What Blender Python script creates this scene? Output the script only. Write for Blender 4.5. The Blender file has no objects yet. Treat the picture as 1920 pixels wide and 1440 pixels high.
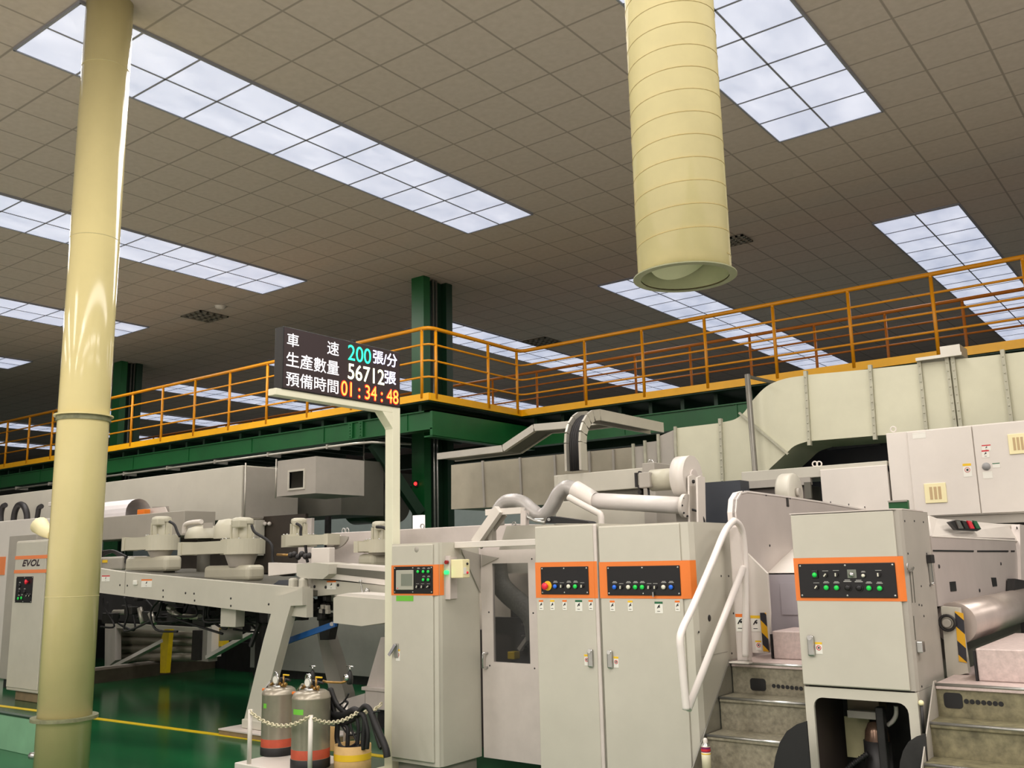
import bpy, bmesh, math, random
from mathutils import Vector, Matrix
random.seed(7)
SC = bpy.context.scene
COL = SC.collection
V = Vector

# ------------------------------------------------------------------ camera
FPX, PITCH, ROLL, YAW, EYE = 1755.0, math.radians(10.72), math.radians(-1.278), math.radians(37.16), 1.6
CF = V((-math.sin(YAW)*math.cos(PITCH), math.cos(YAW)*math.cos(PITCH), math.sin(PITCH)))
_r = V((math.cos(YAW), math.sin(YAW), 0)); _u = _r.cross(CF)
CR = math.cos(ROLL)*_r + math.sin(ROLL)*_u
CU = -math.sin(ROLL)*_r + math.cos(ROLL)*_u
cd = bpy.data.cameras.new('camera'); cam = bpy.data.objects.new('camera', cd); COL.objects.link(cam)
cd.sensor_width = 36.0; cd.lens = FPX/1920*36.0; cd.clip_end = 300
M = Matrix((CR, CU, -CF)).transposed().to_4x4(); M.translation = V((0, 0, EYE)); cam.matrix_world = M
SC.camera = cam

def at(px, py, X=None, Y=None, Z=None):
    """survey helper: the point where the sight line through a photo pixel meets a world plane"""
    d = CF*FPX + CR*(px-960) - CU*(py-720)
    t = X/d.x if X is not None else (Y/d.y if Y is not None else (Z-EYE)/d.z)
    return V((d.x*t, d.y*t, EYE+d.z*t))
def RY(px0, py0, px1, py1, Y):
    a, b, c, d = at(px0, py0, Y=Y), at(px1, py1, Y=Y), at(px0, py1, Y=Y), at(px1, py0, Y=Y)
    return (a.x+c.x)/2, (b.x+d.x)/2, (c.z+b.z)/2, (a.z+d.z)/2       # x0,x1,z0,z1
def RX(px0, py0, px1, py1, X):
    a, b, c, d = at(px0, py0, X=X), at(px1, py1, X=X), at(px0, py1, X=X), at(px1, py0, X=X)
    return (a.y+c.y)/2, (b.y+d.y)/2, (c.z+b.z)/2, (a.z+d.z)/2       # y0,y1,z0,z1

# ------------------------------------------------------------------ materials
def s2l(c): return tuple(((v/255)/12.92 if v/255 <= .04045 else ((v/255+.055)/1.055)**2.4) for v in c)
MATS = {}
def mat(name, rgb, rough=.5, metal=0., noise=.06, scale=3., emit=0., bump=0., alpha=1.):
    if name in MATS: return MATS[name]
    m = bpy.data.materials.new(name); m.use_nodes = True; nt = m.node_tree; n = nt.nodes; l = nt.links
    b = n['Principled BSDF']; c = s2l(rgb)
    b.inputs['Roughness'].default_value = rough; b.inputs['Metallic'].default_value = metal
    if noise:
        tc = n.new('ShaderNodeTexCoord'); nz = n.new('ShaderNodeTexNoise'); nz.inputs['Scale'].default_value = scale
        nz.inputs['Detail'].default_value = 5; nz.inputs['Roughness'].default_value = .6
        l.new(tc.outputs['Object'], nz.inputs['Vector'])
        cr = n.new('ShaderNodeValToRGB'); cr.color_ramp.elements[0].position = .3; cr.color_ramp.elements[1].position = .75
        cr.color_ramp.elements[0].color = (*[v*(1-noise*1.6) for v in c], 1); cr.color_ramp.elements[1].color = (*[min(1, v*(1+noise)) for v in c], 1)
        l.new(nz.outputs['Fac'], cr.inputs['Fac']); l.new(cr.outputs['Color'], b.inputs['Base Color'])
        if bump:
            bp = n.new('ShaderNodeBump'); bp.inputs['Strength'].default_value = bump; l.new(nz.outputs['Fac'], bp.inputs['Height']); l.new(bp.outputs['Normal'], b.inputs['Normal'])
    else:
        b.inputs['Base Color'].default_value = (*c, 1)
    if emit:
        b.inputs['Emission Color'].default_value = (*c, 1); b.inputs['Emission Strength'].default_value = emit
    if alpha < 1: b.inputs['Alpha'].default_value = alpha
    MATS[name] = m; return m
BEIGE = mat('beige_machine_paint', (201, 197, 183), .42, noise=.04, scale=2.5)
BEIGE2 = mat('cream_grey_duct_paint', (207, 205, 180), .38, noise=.05, scale=2)
WHITE = mat('white_machine_paint', (226, 219, 210), .4, noise=.03)
PALE = mat('pale_pink_white_paint', (216, 206, 199), .45, noise=.05, scale=5)
GREYP = mat('warm_grey_paint', (172, 166, 156), .45, noise=.06)
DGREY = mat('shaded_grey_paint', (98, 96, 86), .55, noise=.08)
ORANGE = mat('orange_band_paint', (238, 128, 52), .45, noise=.03)
BLACK = mat('black_panel', (14, 13, 15), .4, noise=0)
DARK = mat('dark_oily_metal', (38, 36, 36), .5, noise=.3, scale=12)
RUBBER = mat('black_rubber', (26, 25, 26), .6, noise=.15, scale=8)
STEEL = mat('brushed_steel', (190, 190, 186), .28, metal=.9, noise=.08, scale=9)
CHROME = mat('polished_chrome', (215, 215, 215), .12, metal=1, noise=0)
TANKM = mat('tank_steel', (166, 158, 142), .3, metal=.4, noise=.08, scale=7)
ALU = mat('aluminium_rail', (196, 192, 180), .35, metal=.55, noise=.05)
GREEN = mat('green_steel_paint', (16, 92, 42), .4, noise=.12, scale=1.5)
DGREEN = mat('dark_green_steel', (10, 50, 28), .5, noise=.12, scale=2)
RAILY = mat('yellow_ochre_rail_paint', (228, 150, 10), .4, noise=.05)
KICKY = mat('yellow_toe_board_paint', (246, 180, 10), .4, noise=.06, scale=2)
CREAM = mat('cream_pipe_paint', (224, 211, 154), .13, noise=.04, scale=2)
CREAMD = mat('cream_duct_paint', (238, 226, 172), .1, noise=.05, scale=3)
SAGE = mat('sage_duct_lining', (186, 190, 150), .5, noise=.1)
GASKET = mat('weathered_flange', (126, 128, 96), .6, noise=.2, scale=20)
POSTW = mat('ivory_post_paint', (232, 230, 205), .35, noise=.03)
RAILW = mat('white_handrail_paint', (238, 230, 224), .3, noise=.02)
YEL = mat('yellow_paint', (222, 190, 20), .45, noise=.1, scale=6)
TREAD = mat('worn_step_steel', (146, 140, 120), .5, metal=.15, noise=.24, scale=34, bump=.15)
CHECK = mat('pinkish_checker_plate', (208, 190, 184), .45, metal=.1, noise=.12, scale=40, bump=.25)
WOOD = mat('brown_plinth', (140, 122, 92), .7, noise=.15, scale=6)
BLUE = mat('blue_bar_paint', (34, 92, 158), .45, noise=.1)
GTAPE = mat('green_tape', (112, 196, 62), .6, noise=0)
REDB = mat('faded_red_band', (196, 84, 58), .6, noise=.15, scale=8)
BRASS = mat('brass_fitting', (176, 138, 78), .35, metal=.7, noise=.2, scale=20)
KRAFT = mat('cardboard', (206, 170, 112), .75, noise=.1, scale=10)
LABEL = mat('label_white', (236, 234, 224), .6, noise=0)
LRED = mat('label_red', (206, 40, 52), .6, noise=0); LORG = mat('label_orange', (236, 120, 36), .6, noise=0)
LYEL = mat('label_yellow', (240, 196, 40), .6, noise=0); LGRN = mat('label_green', (32, 104, 66), .6, noise=0)
INK = mat('ink_black', (26, 26, 30), .6, noise=0)
BGREEN = mat('green_push_button', (20, 190, 70), .3, noise=0, emit=.35); BBLUE = mat('blue_push_button', (30, 100, 210), .3, noise=0, emit=.2)
BWHITE = mat('white_push_button', (226, 224, 206), .3, noise=0); BRED = mat('red_push_button', (226, 40, 60), .3, noise=0, emit=.15)
SCREEN = mat('grey_screen', (128, 134, 122), .25, noise=0); BEZEL = mat('screen_bezel_grey', (176, 176, 162), .4, noise=0)
LEDG = mat('led_green', (40, 255, 170), .5, noise=0, emit=2.2); LEDW = mat('led_white', (255, 255, 250), .5, noise=0, emit=2.2)
LEDV = mat('led_cool_white', (226, 222, 255), .5, noise=0, emit=2.2); LEDY = mat('led_warm_white', (255, 255, 214), .5, noise=0, emit=2.2)
LEDR = mat('led_red', (255, 40, 24), .5, noise=0, emit=1.3); LEDO = mat('led_amber', (255, 165, 70), .5, noise=0, emit=1.6)
SIGN = mat('sign_face_dark', (54, 42, 44), .45, noise=.05); SIGNT = mat('sign_lettering_white', (250, 246, 250), .5, noise=0, emit=.55)
LAMPG = mat('lit_green_lamp', (40, 235, 110), .4, noise=0, emit=1.6); LAMPR = mat('dark_red_lamp', (150, 20, 20), .3, noise=0)
VENTC = mat('cream_vent_plastic', (244, 234, 186), .5, noise=0); VENTB = mat('tan_vent_slot', (196, 170, 128), .6, noise=0)
PAPER = mat('white_paper', (232, 226, 226), .6, noise=.03); DUCTF = mat('silver_flex_hose', (182, 178, 174), .38, metal=.35, noise=.05, scale=10)
HOSEW = mat('white_pipe', (226, 220, 214), .3, noise=.03); MESHG = mat('perforated_grey_guard', (112, 112, 104), .5, noise=.25, scale=60)
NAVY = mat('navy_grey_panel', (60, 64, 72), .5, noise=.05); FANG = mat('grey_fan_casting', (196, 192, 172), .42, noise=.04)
PGREEN = mat('pale_green_bin_paint', (128, 176, 140), .3, noise=.1)

def hazard():
    m = bpy.data.materials.new('hazard_stripes'); m.use_nodes = True; nt = m.node_tree; n = nt.nodes; l = nt.links; b = n['Principled BSDF']
    tc = n.new('ShaderNodeTexCoord'); sp = n.new('ShaderNodeSeparateXYZ'); l.new(tc.outputs['Object'], sp.inputs[0])
    a = n.new('ShaderNodeMath'); a.operation = 'ADD'; l.new(sp.outputs['X'], a.inputs[0]); l.new(sp.outputs['Y'], a.inputs[1])
    a2 = n.new('ShaderNodeMath'); a2.operation = 'ADD'; l.new(a.outputs[0], a2.inputs[0]); l.new(sp.outputs['Z'], a2.inputs[1])
    mu = n.new('ShaderNodeMath'); mu.operation = 'MULTIPLY'; mu.inputs[1].default_value = 6.5; l.new(a2.outputs[0], mu.inputs[0])
    fr = n.new('ShaderNodeMath'); fr.operation = 'FRACT'; l.new(mu.outputs[0], fr.inputs[0])
    gt = n.new('ShaderNodeMath'); gt.operation = 'GREATER_THAN'; gt.inputs[1].default_value = .5; l.new(fr.outputs[0], gt.inputs[0])
    mx = n.new('ShaderNodeMix'); mx.data_type = 'RGBA'; l.new(gt.outputs[0], mx.inputs[0]); mx.inputs[6].default_value = (*s2l((232, 176, 30)), 1); mx.inputs[7].default_value = (*s2l((44, 44, 52)), 1)
    l.new(mx.outputs[2], b.inputs['Base Color']); b.inputs['Roughness'].default_value = .5
    return m
HAZ = hazard()

def floor_mat():
    m = bpy.data.materials.new('green_epoxy_floor'); m.use_nodes = True; nt = m.node_tree; n = nt.nodes; l = nt.links; b = n['Principled BSDF']
    tc = n.new('ShaderNodeTexCoord'); nz = n.new('ShaderNodeTexNoise'); nz.inputs['Scale'].default_value = .9; nz.inputs['Detail'].default_value = 6
    mp = n.new('ShaderNodeMapping'); mp.inputs['Scale'].default_value = (.5, 1.6, 1); l.new(tc.outputs['Object'], mp.inputs[0]); l.new(mp.outputs[0], nz.inputs['Vector'])
    cr = n.new('ShaderNodeValToRGB'); cr.color_ramp.elements[0].color = (*s2l((10, 66, 37)), 1); cr.color_ramp.elements[1].color = (*s2l((28, 104, 58)), 1)
    cr.color_ramp.elements[0].position = .3; cr.color_ramp.elements[1].position = .8
    l.new(nz.outputs['Fac'], cr.inputs['Fac']); l.new(cr.outputs['Color'], b.inputs['Base Color'])
    b.inputs['Roughness'].default_value = .16
    n2 = n.new('ShaderNodeTexNoise'); n2.inputs['Scale'].default_value = 3; n2.inputs['Detail'].default_value = 3; l.new(tc.outputs['Object'], n2.inputs['Vector'])
    bp = n.new('ShaderNodeBump'); bp.inputs['Strength'].default_value = .05; l.new(n2.outputs['Fac'], bp.inputs['Height']); l.new(bp.outputs[0], b.inputs['Normal'])
    return m
CEIL, TILE, CX0, CY0 = 6.42, .6, -2.49, 10.2
def ceiling_mat():
    m = bpy.data.materials.new('ceiling_tiles'); m.use_nodes = True; nt = m.node_tree; n = nt.nodes; l = nt.links; b = n['Principled BSDF']
    tc = n.new('ShaderNodeTexCoord'); sp = n.new('ShaderNodeSeparateXYZ'); l.new(tc.outputs['Object'], sp.inputs[0])
    def line(out, off):
        a = n.new('ShaderNodeMath'); a.operation = 'SUBTRACT'; a.inputs[1].default_value = off; l.new(out, a.inputs[0])
        d = n.new('ShaderNodeMath'); d.operation = 'DIVIDE'; d.inputs[1].default_value = TILE; l.new(a.outputs[0], d.inputs[0])
        p = n.new('ShaderNodeMath'); p.operation = 'PINGPONG'; p.inputs[1].default_value = .5; l.new(d.outputs[0], p.inputs[0])
        s = n.new('ShaderNodeMapRange'); s.inputs['From Min'].default_value = .012; s.inputs['From Max'].default_value = .026; l.new(p.outputs[0], s.inputs['Value'])
        return s.outputs[0]
    mn = n.new('ShaderNodeMath'); mn.operation = 'MINIMUM'; l.new(line(sp.outputs['X'], CX0), mn.inputs[0]); l.new(line(sp.outputs['Y'], CY0), mn.inputs[1])
    nz = n.new('ShaderNodeTexNoise'); nz.inputs['Scale'].default_value = 14; nz.inputs['Detail'].default_value = 4; l.new(tc.outputs['Object'], nz.inputs['Vector'])
    cr = n.new('ShaderNodeValToRGB'); cr.color_ramp.elements[0].color = (*s2l((196, 184, 172)), 1); cr.color_ramp.elements[1].color = (*s2l((216, 204, 194)), 1); l.new(nz.outputs['Fac'], cr.inputs['Fac'])
    mx = n.new('ShaderNodeMix'); mx.data_type = 'RGBA'; l.new(mn.outputs[0], mx.inputs[0]); mx.inputs[6].default_value = (*s2l((164, 153, 143)), 1); l.new(cr.outputs['Color'], mx.inputs[7])
    l.new(mx.outputs[2], b.inputs['Base Color']); b.inputs['Roughness'].default_value = .8
    return m
PANEL_E = .76
def panel_mat():
    m = bpy.data.materials.new('frosted_light_panel'); m.use_nodes = True; nt = m.node_tree; n = nt.nodes; l = nt.links; b = n['Principled BSDF']
    tc = n.new('ShaderNodeTexCoord'); mp = n.new('ShaderNodeMapping'); mp.inputs['Scale'].default_value = (1.3, .7, 1); l.new(tc.outputs['Object'], mp.inputs[0])
    nz = n.new('ShaderNodeTexNoise'); nz.inputs['Scale'].default_value = 1.3; nz.inputs['Detail'].default_value = 6; nz.inputs['Roughness'].default_value = .62; l.new(mp.outputs[0], nz.inputs['Vector'])
    cr = n.new('ShaderNodeValToRGB'); e = cr.color_ramp.elements
    e[0].position = .32; e[0].color = (.56, .62, .80, 1); e[1].position = .74; e[1].color = (.95, .98, 1.12, 1)
    l.new(nz.outputs['Fac'], cr.inputs['Fac']); l.new(cr.outputs['Color'], b.inputs['Emission Color'])
    b.inputs['Emission Strength'].default_value = PANEL_E; b.inputs['Base Color'].default_value = (.6, .6, .65, 1)
    return m

# ------------------------------------------------------------------ mesh builder
class MB:
    def __init__(self): self.bm = bmesh.new()
    def face(self, pts, smooth=False):
        try:
            f = self.bm.faces.new([self.bm.verts.new(V(p)) for p in pts]); f.smooth = smooth
        except ValueError: pass
        return self
    def box(self, x0, x1, y0, y1, z0, z1, bev=0., seg=2):
        x0, x1 = min(x0, x1), max(x0, x1); y0, y1 = min(y0, y1), max(y0, y1); z0, z1 = min(z0, z1), max(z0, z1)
        vs = [self.bm.verts.new((x, y, z)) for z in (z0, z1) for y in (y0, y1) for x in (x0, x1)]
        fs = [self.bm.faces.new([vs[i] for i in q]) for q in ((0, 2, 3, 1), (4, 5, 7, 6), (0, 1, 5, 4), (2, 6, 7, 3), (0, 4, 6, 2), (1, 3, 7, 5))]
        if bev:
            es = list({e for f in fs for e in f.edges}); bmesh.ops.bevel(self.bm, geom=es, offset=min(bev, .45*min(x1-x0, y1-y0, z1-z0)), segments=seg, affect='EDGES', profile=.5)
        return self
    def prism(self, pts, ext):
        """polygon swept along ext"""
        pts = [V(p) for p in pts]; ext = V(ext)
        a = [self.bm.verts.new(p) for p in pts]; b = [self.bm.verts.new(p+ext) for p in pts]; n = len(pts)
        fs = [self.bm.faces.new(a), self.bm.faces.new(b[::-1])]
        for i in range(n): fs.append(self.bm.faces.new((a[i], b[i], b[(i+1) % n], a[(i+1) % n])))
        bmesh.ops.recalc_face_normals(self.bm, faces=fs)
        return self
    def zprism(self, poly, z0, z1): return self.prism([(x, y, z0) for x, y in poly], (0, 0, z1-z0))
    def strip(self, poly, z0, z1):
        for (xa, ya), (xb, yb) in zip(poly, poly[1:]): self.face([(xa, ya, z0), (xb, yb, z0), (xb, yb, z1), (xa, ya, z1)])
        return self
    def cyl(self, p0, p1, r0, r1=None, seg=24, caps=True, smooth=True):
        p0, p1 = V(p0), V(p1); r1 = r0 if r1 is None else r1; d = (p1-p0).normalized()
        a = V((0, 0, 1)) if abs(d.z) < .9 else V((1, 0, 0)); u = d.cross(a).normalized(); w = d.cross(u)
        ra = [self.bm.verts.new(p0+(u*math.cos(2*math.pi*i/seg)+w*math.sin(2*math.pi*i/seg))*r0) for i in range(seg)]
        rb = [self.bm.verts.new(p1+(u*math.cos(2*math.pi*i/seg)+w*math.sin(2*math.pi*i/seg))*r1) for i in range(seg)]
        fs = []
        for i in range(seg):
            f = self.bm.faces.new((ra[i], ra[(i+1) % seg], rb[(i+1) % seg], rb[i])); f.smooth = smooth; fs.append(f)
        if caps: fs += [self.bm.faces.new(ra[::-1]), self.bm.faces.new(rb)]
        bmesh.ops.recalc_face_normals(self.bm, faces=fs)
        return self
    def tube(self, pts, r, seg=10, closed=False, rfun=None):
        pts = [V(p) for p in pts]; n = len(pts); rings = []; u = None
        for i, p in enumerate(pts):
            d = ((pts[(i+1) % n]-pts[i-1]) if closed else (pts[min(i+1, n-1)]-pts[max(i-1, 0)])).normalized()
            if u is None:
                a = V((0, 0, 1)) if abs(d.z) < .9 else V((1, 0, 0)); u = d.cross(a).normalized()
            else: u = (u-d*u.dot(d)).normalized()
            w = d.cross(u); rr = rfun(i/(n-1)) if rfun else r
            rings.append([self.bm.verts.new(p+(u*math.cos(2*math.pi*k/seg)+w*math.sin(2*math.pi*k/seg))*rr) for k in range(seg)])
        fs = []
        for i in range(n if closed else n-1):
            A, B = rings[i], rings[(i+1) % n]
            for k in range(seg):
                f = self.bm.faces.new((A[k], A[(k+1) % seg], B[(k+1) % seg], B[k])); f.smooth = True; fs.append(f)
        if not closed: fs += [self.bm.faces.new(rings[0][::-1]), self.bm.faces.new(rings[-1])]
        bmesh.ops.recalc_face_normals(self.bm, faces=fs)
        return self
    def lathe(self, prof, c, axis=(0, 0, 1), seg=32, smooth=True):
        c = V(c); d = V(axis).normalized(); a = V((0, 0, 1)) if abs(d.z) < .9 else V((1, 0, 0)); u = d.cross(a).normalized(); w = d.cross(u); rings = []
        for r, h in prof:
            if r < 1e-6: rings.append([self.bm.verts.new(c+d*h)])
            else: rings.append([self.bm.verts.new(c+d*h+(u*math.cos(2*math.pi*k/seg)+w*math.sin(2*math.pi*k/seg))*r) for k in range(seg)])
        fs = []
        for A, B in zip(rings, rings[1:]):
            if len(A) == 1 and len(B) == 1: continue
            for k in range(seg):
                k2 = (k+1) % seg
                q = (A[0], B[k], B[k2]) if len(A) == 1 else ((A[k], A[k2], B[0]) if len(B) == 1 else (A[k], A[k2], B[k2], B[k]))
                f = self.bm.faces.new(q); f.smooth = smooth; fs.append(f)
        bmesh.ops.recalc_face_normals(self.bm, faces=fs)
        return self
    def bar(self, p0, p1, w, h, up=(0, 0, 1)):
        p0, p1 = V(p0), V(p1); d = (p1-p0).normalized(); s = d.cross(V(up)).normalized(); t = s.cross(d)
        q = [s*w/2+t*h/2, -s*w/2+t*h/2, -s*w/2-t*h/2, s*w/2-t*h/2]
        return self.prism([p0+v for v in q], p1-p0)
    def rrect_y(self, x0, x1, z0, z1, y, th, r):
        P = []
        for cx, cz, a0 in ((x1-r, z1-r, 0), (x0+r, z1-r, 90), (x0+r, z0+r, 180), (x1-r, z0+r, 270)):
            for k in range(5): a = math.radians(a0+k*22.5); P.append((cx+r*math.cos(a), y, cz+r*math.sin(a)))
        return self.prism(P, (0, th, 0))
    def ring(self, c, axis, R, r, seg=24, rs=8):
        d = V(axis).normalized(); a = V((0, 0, 1)) if abs(d.z) < .9 else V((1, 0, 0)); u = d.cross(a).normalized(); w = d.cross(u); c = V(c)
        return self.tube([c+(u*math.cos(2*math.pi*i/seg)+w*math.sin(2*math.pi*i/seg))*R for i in range(seg)], r, rs, True)
    def sphere(self, c, r, sz=1.):
        g = bmesh.ops.create_uvsphere(self.bm, u_segments=12, v_segments=8, radius=r)
        for v in g['verts']: v.co = V((v.co.x, v.co.y, v.co.z*sz))+V(c)
        for f in {f for v in g['verts'] for f in v.link_faces}: f.smooth = True
        return self
    def build(self, name, m, parent=None, label=None):
        me = bpy.data.meshes.new(name); self.bm.to_mesh(me); self.bm.free(); me.materials.append(m)
        o = bpy.data.objects.new(name, me); COL.objects.link(o)
        if parent is not None:
            root = parent
            while root.parent is not None: root = root.parent
            me.transform(Matrix.Translation(-root.location)); o.parent = parent
        if label: o['label'] = label
        return o
def thing(name, label, cat, loc, group=None):
    o = bpy.data.objects.new(name, None); COL.objects.link(o); o.location = V(loc); o.empty_display_size = .1
    o['label'] = label; o['category'] = cat
    if group: o['group'] = group
    return o
def tag(o, label, cat, group=None):
    o['label'] = label; o['category'] = cat
    if group: o['group'] = group
    return o
def struct(name, mb, m):
    o = mb.build(name, m); o['kind'] = 'structure'; return o
def spline(pts, n=8):
    pts = [V(p) for p in pts]; out = []
    for i in range(len(pts)-1):
        p0 = pts[max(i-1, 0)]; p1 = pts[i]; p2 = pts[i+1]; p3 = pts[min(i+2, len(pts)-1)]
        for k in range(n):
            t = k/n; out.append(.5*((2*p1)+(p2-p0)*t+(2*p0-5*p1+4*p2-p3)*t*t+(3*p1-p0-3*p2+p3)*t**3))
    out.append(pts[-1]); return out
def dep(px, py, Y): return (at(px, py, Y=Y)-V((0, 0, EYE))).dot(CF)
def PY(l, Y): return [at(x, y, Y=Y) for x, y in l]
def lettering(name, body, m, parent, origin, ux, uz, w, h, bold=0., shear=0.):
    """text mesh filling a w x h rectangle whose lower-left corner is origin; bold = stroke thickening in fractions of h"""
    cu = bpy.data.curves.new(name, 'FONT'); cu.body = body; cu.size = 1.; cu.shear = shear
    t = bpy.data.objects.new(name, cu); COL.objects.link(t); bpy.context.view_layer.update()
    me = bpy.data.meshes.new_from_object(t.evaluated_get(bpy.context.evaluated_depsgraph_get()))
    bpy.data.objects.remove(t)
    xs = [v.co.x for v in me.vertices]; ys = [v.co.y for v in me.vertices]
    x0, x1, y0, y1 = min(xs), max(xs), min(ys), max(ys); ux, uz, origin = V(ux), V(uz), V(origin)
    e = bold*h
    for v in me.vertices: v.co = origin + ux*(e+(v.co.x-x0)/(x1-x0)*(w-2*e)) + uz*(e+(v.co.y-y0)/(y1-y0)*(h-2*e))
    if bold:
        bb = bmesh.new(); nrm = ux.cross(uz)
        for i, (a, b) in enumerate(((0, 0), (1, 0), (-1, 0), (0, 1), (0, -1), (.7, .7), (-.7, .7), (.7, -.7), (-.7, -.7))):
            m2 = me.copy()
            for v in m2.vertices: v.co += ux*a*e+uz*b*e-nrm*(i*.00005)
            bb.from_mesh(m2); bpy.data.meshes.remove(m2)
        bb.to_mesh(me); bb.free()
    root = parent
    while root.parent is not None: root = root.parent
    me.transform(Matrix.Translation(-root.location)); me.materials.clear(); me.materials.append(m)
    o = bpy.data.objects.new(name, me); COL.objects.link(o); o.parent = parent; return o

# ================================================================== setting
def plane_obj(name, x0, x1, y0, y1, z, m, flip=False):
    b = MB(); q = [(x0, y0, z), (x1, y0, z), (x1, y1, z), (x0, y1, z)]; b.face(q[::-1] if flip else q); return struct(name, b, m)
WALLM = mat('pale_teal_wall', (176, 190, 182), .7, noise=.04)
plane_obj('floor', -62, 22, -16, 48, 0, floor_mat())
plane_obj('ceiling', -62, 22, -16, 48, CEIL, ceiling_mat(), True)
struct('wall_back', MB().box(-62, 22, 48, 48.2, 0, CEIL), WALLM)
struct('wall_middle', MB().box(-40, 6, 20, 20.15, 0, 3.6), WALLM)
struct('wall_left', MB().box(-62.2, -62, -16, 48, 0, CEIL), WALLM)
plane_obj('floor_2', -62, 22, -16, 2.6, .003, mat('pale_bounce_floor', (188, 187, 180), .5, noise=.08, scale=.6))  # pale floor added out of view to bounce light onto the ceiling
plane_obj('floor_4', -62, 22, 15, 48, .003, mat('grey_bounce_floor', (150, 148, 148), .6, noise=.08, scale=.6))  # grey floor added so less green bounces up to the far ceiling
plane_obj('floor_3', .9, 22, 2.6, 16, .003, MATS['pale_bounce_floor'])  # unseen pale patch added for more bounce on the right
# painted aisle line
a, b = at(170, 1346, Z=0), at(700, 1416, Z=0); d = (b-a).normalized(); a = a-d*6; b = b+d*1.0
struct('trim_1', MB().bar(a+V((0, 0, .002)), b+V((0, 0, .002)), .075, .004), YEL)

# ceiling light strips, two tiles wide
PM = panel_mat()
FRAME = mat('light_grid_frame', (150, 152, 160), .5, noise=0)
def light_strip(x1, y0, y1, label):
    x0 = x1-1.2; t = thing('ceiling_light', label, 'ceiling light', ((x0+x1)/2, (y0+y1)/2, CEIL), 'ceiling light strips')
    MB().box(x0, x1, y0, y1, CEIL-.02, CEIL-.004).build('diffuser', PM, t)
    g = MB(); w = .010
    g.box((x0+x1)/2-w, (x0+x1)/2+w, y0, y1, CEIL-.026, CEIL-.019)
    n = round((y1-y0)/.6)
    for k in range(1, n): g.box(x0, x1, y0+k*.6-w, y0+k*.6+w, CEIL-.026, CEIL-.019)
    for xx in (x0-.004, x1-.016): g.box(xx, xx+.02, y0, y1, CEIL-.03, CEIL-.004)
    for yy in (y0-.004, y1-.016): g.box(x0, x1, yy, yy+.02, CEIL-.03, CEIL-.004)
    g.build('grid_frame', FRAME, t)
XS = [-2.49-4.8*k for k in range(9)]
NEAR = {0: 'two-tile-wide ceiling light strip in the top right corner, partly behind the cream spiral duct',
        1: 'long ceiling light strip running from top left corner down behind the thick cream pipe',
        2: 'ceiling light strip on the left, second below the long one behind the cream pipe',
        3: 'short end of a ceiling light strip showing left of the cream pipe at mid height',
        4: 'small tip of a ceiling light strip at the left edge, lowest near one'}
FAR = {0: 'far-bay ceiling light strip at the right edge, crossing behind the yellow railing',
       1: 'far-bay ceiling light strip that starts behind the mouth of the cream spiral duct',
       2: 'far-bay ceiling light strip seen just right of the tall green column above the railing',
       3: 'far-bay ceiling light strip seen behind the LED board and the railing beside it',
       4: 'far-bay ceiling light strip seen through the railing between cream pipe and LED board, upper one',
       5: 'far-bay ceiling light strip seen through the railing right of the cream pipe, lower one',
       6: 'far-bay ceiling light strip seen through the railing left of the cream pipe'}
for k, lab in NEAR.items(): light_strip(XS[k], 3.6 if k else -3.0, 10.2, lab)
for k, lab in FAR.items(): light_strip(XS[k], 13.8, 24.6 if k < 4 else 20.4, lab)
light_strip(XS[7], 13.8, 20.4, 'far-bay ceiling light strip low at the left edge behind the railing')

# ceiling fittings
VENTM = mat('grey_vent_metal', (150, 144, 132), .5, noise=.1)
def ceil_vent(px, py, s, label):
    p = at(px, py, Z=CEIL); t = thing('ceiling_vent', label, 'ceiling vent', p, 'square ceiling vents')
    MB().box(p.x-s/2, p.x+s/2, p.y-s/2, p.y+s/2, CEIL-.012, CEIL-.003).build('backing', DARK, t)
    g = MB()
    for k in range(5):
        q = -s/2+s*k/4
        g.box(p.x+q-.02, p.x+q+.02, p.y-s/2-.02, p.y+s/2+.02, CEIL-.03, CEIL-.011); g.box(p.x-s/2-.02, p.x+s/2+.02, p.y+q-.02, p.y+q+.02, CEIL-.03, CEIL-.011)
    g.build('grille', VENTM, t)
ceil_vent(384, 592, .6, 'square ceiling vent left of the LED board, above the railing')
ceil_vent(1016, 640, .6, 'dark square ceiling vent above the right railing, beside the far light strip')
ceil_vent(1380, 449, .35, 'small dark ceiling fitting just right of the cream spiral duct')
p = at(413, 574, Z=CEIL); t = thing('smoke_detector', 'small round white smoke detector beside the left ceiling vent', 'smoke detector', p)
MB().lathe([(.0, -.06), (.06, -.055), (.09, -.03), (.1, -.004)], (p.x, p.y, CEIL)).build('housing', WHITE, t); MB().lathe([(.11, -.012), (.11, -.002)], (p.x, p.y, CEIL)).build('base', WHITE, t)

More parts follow.
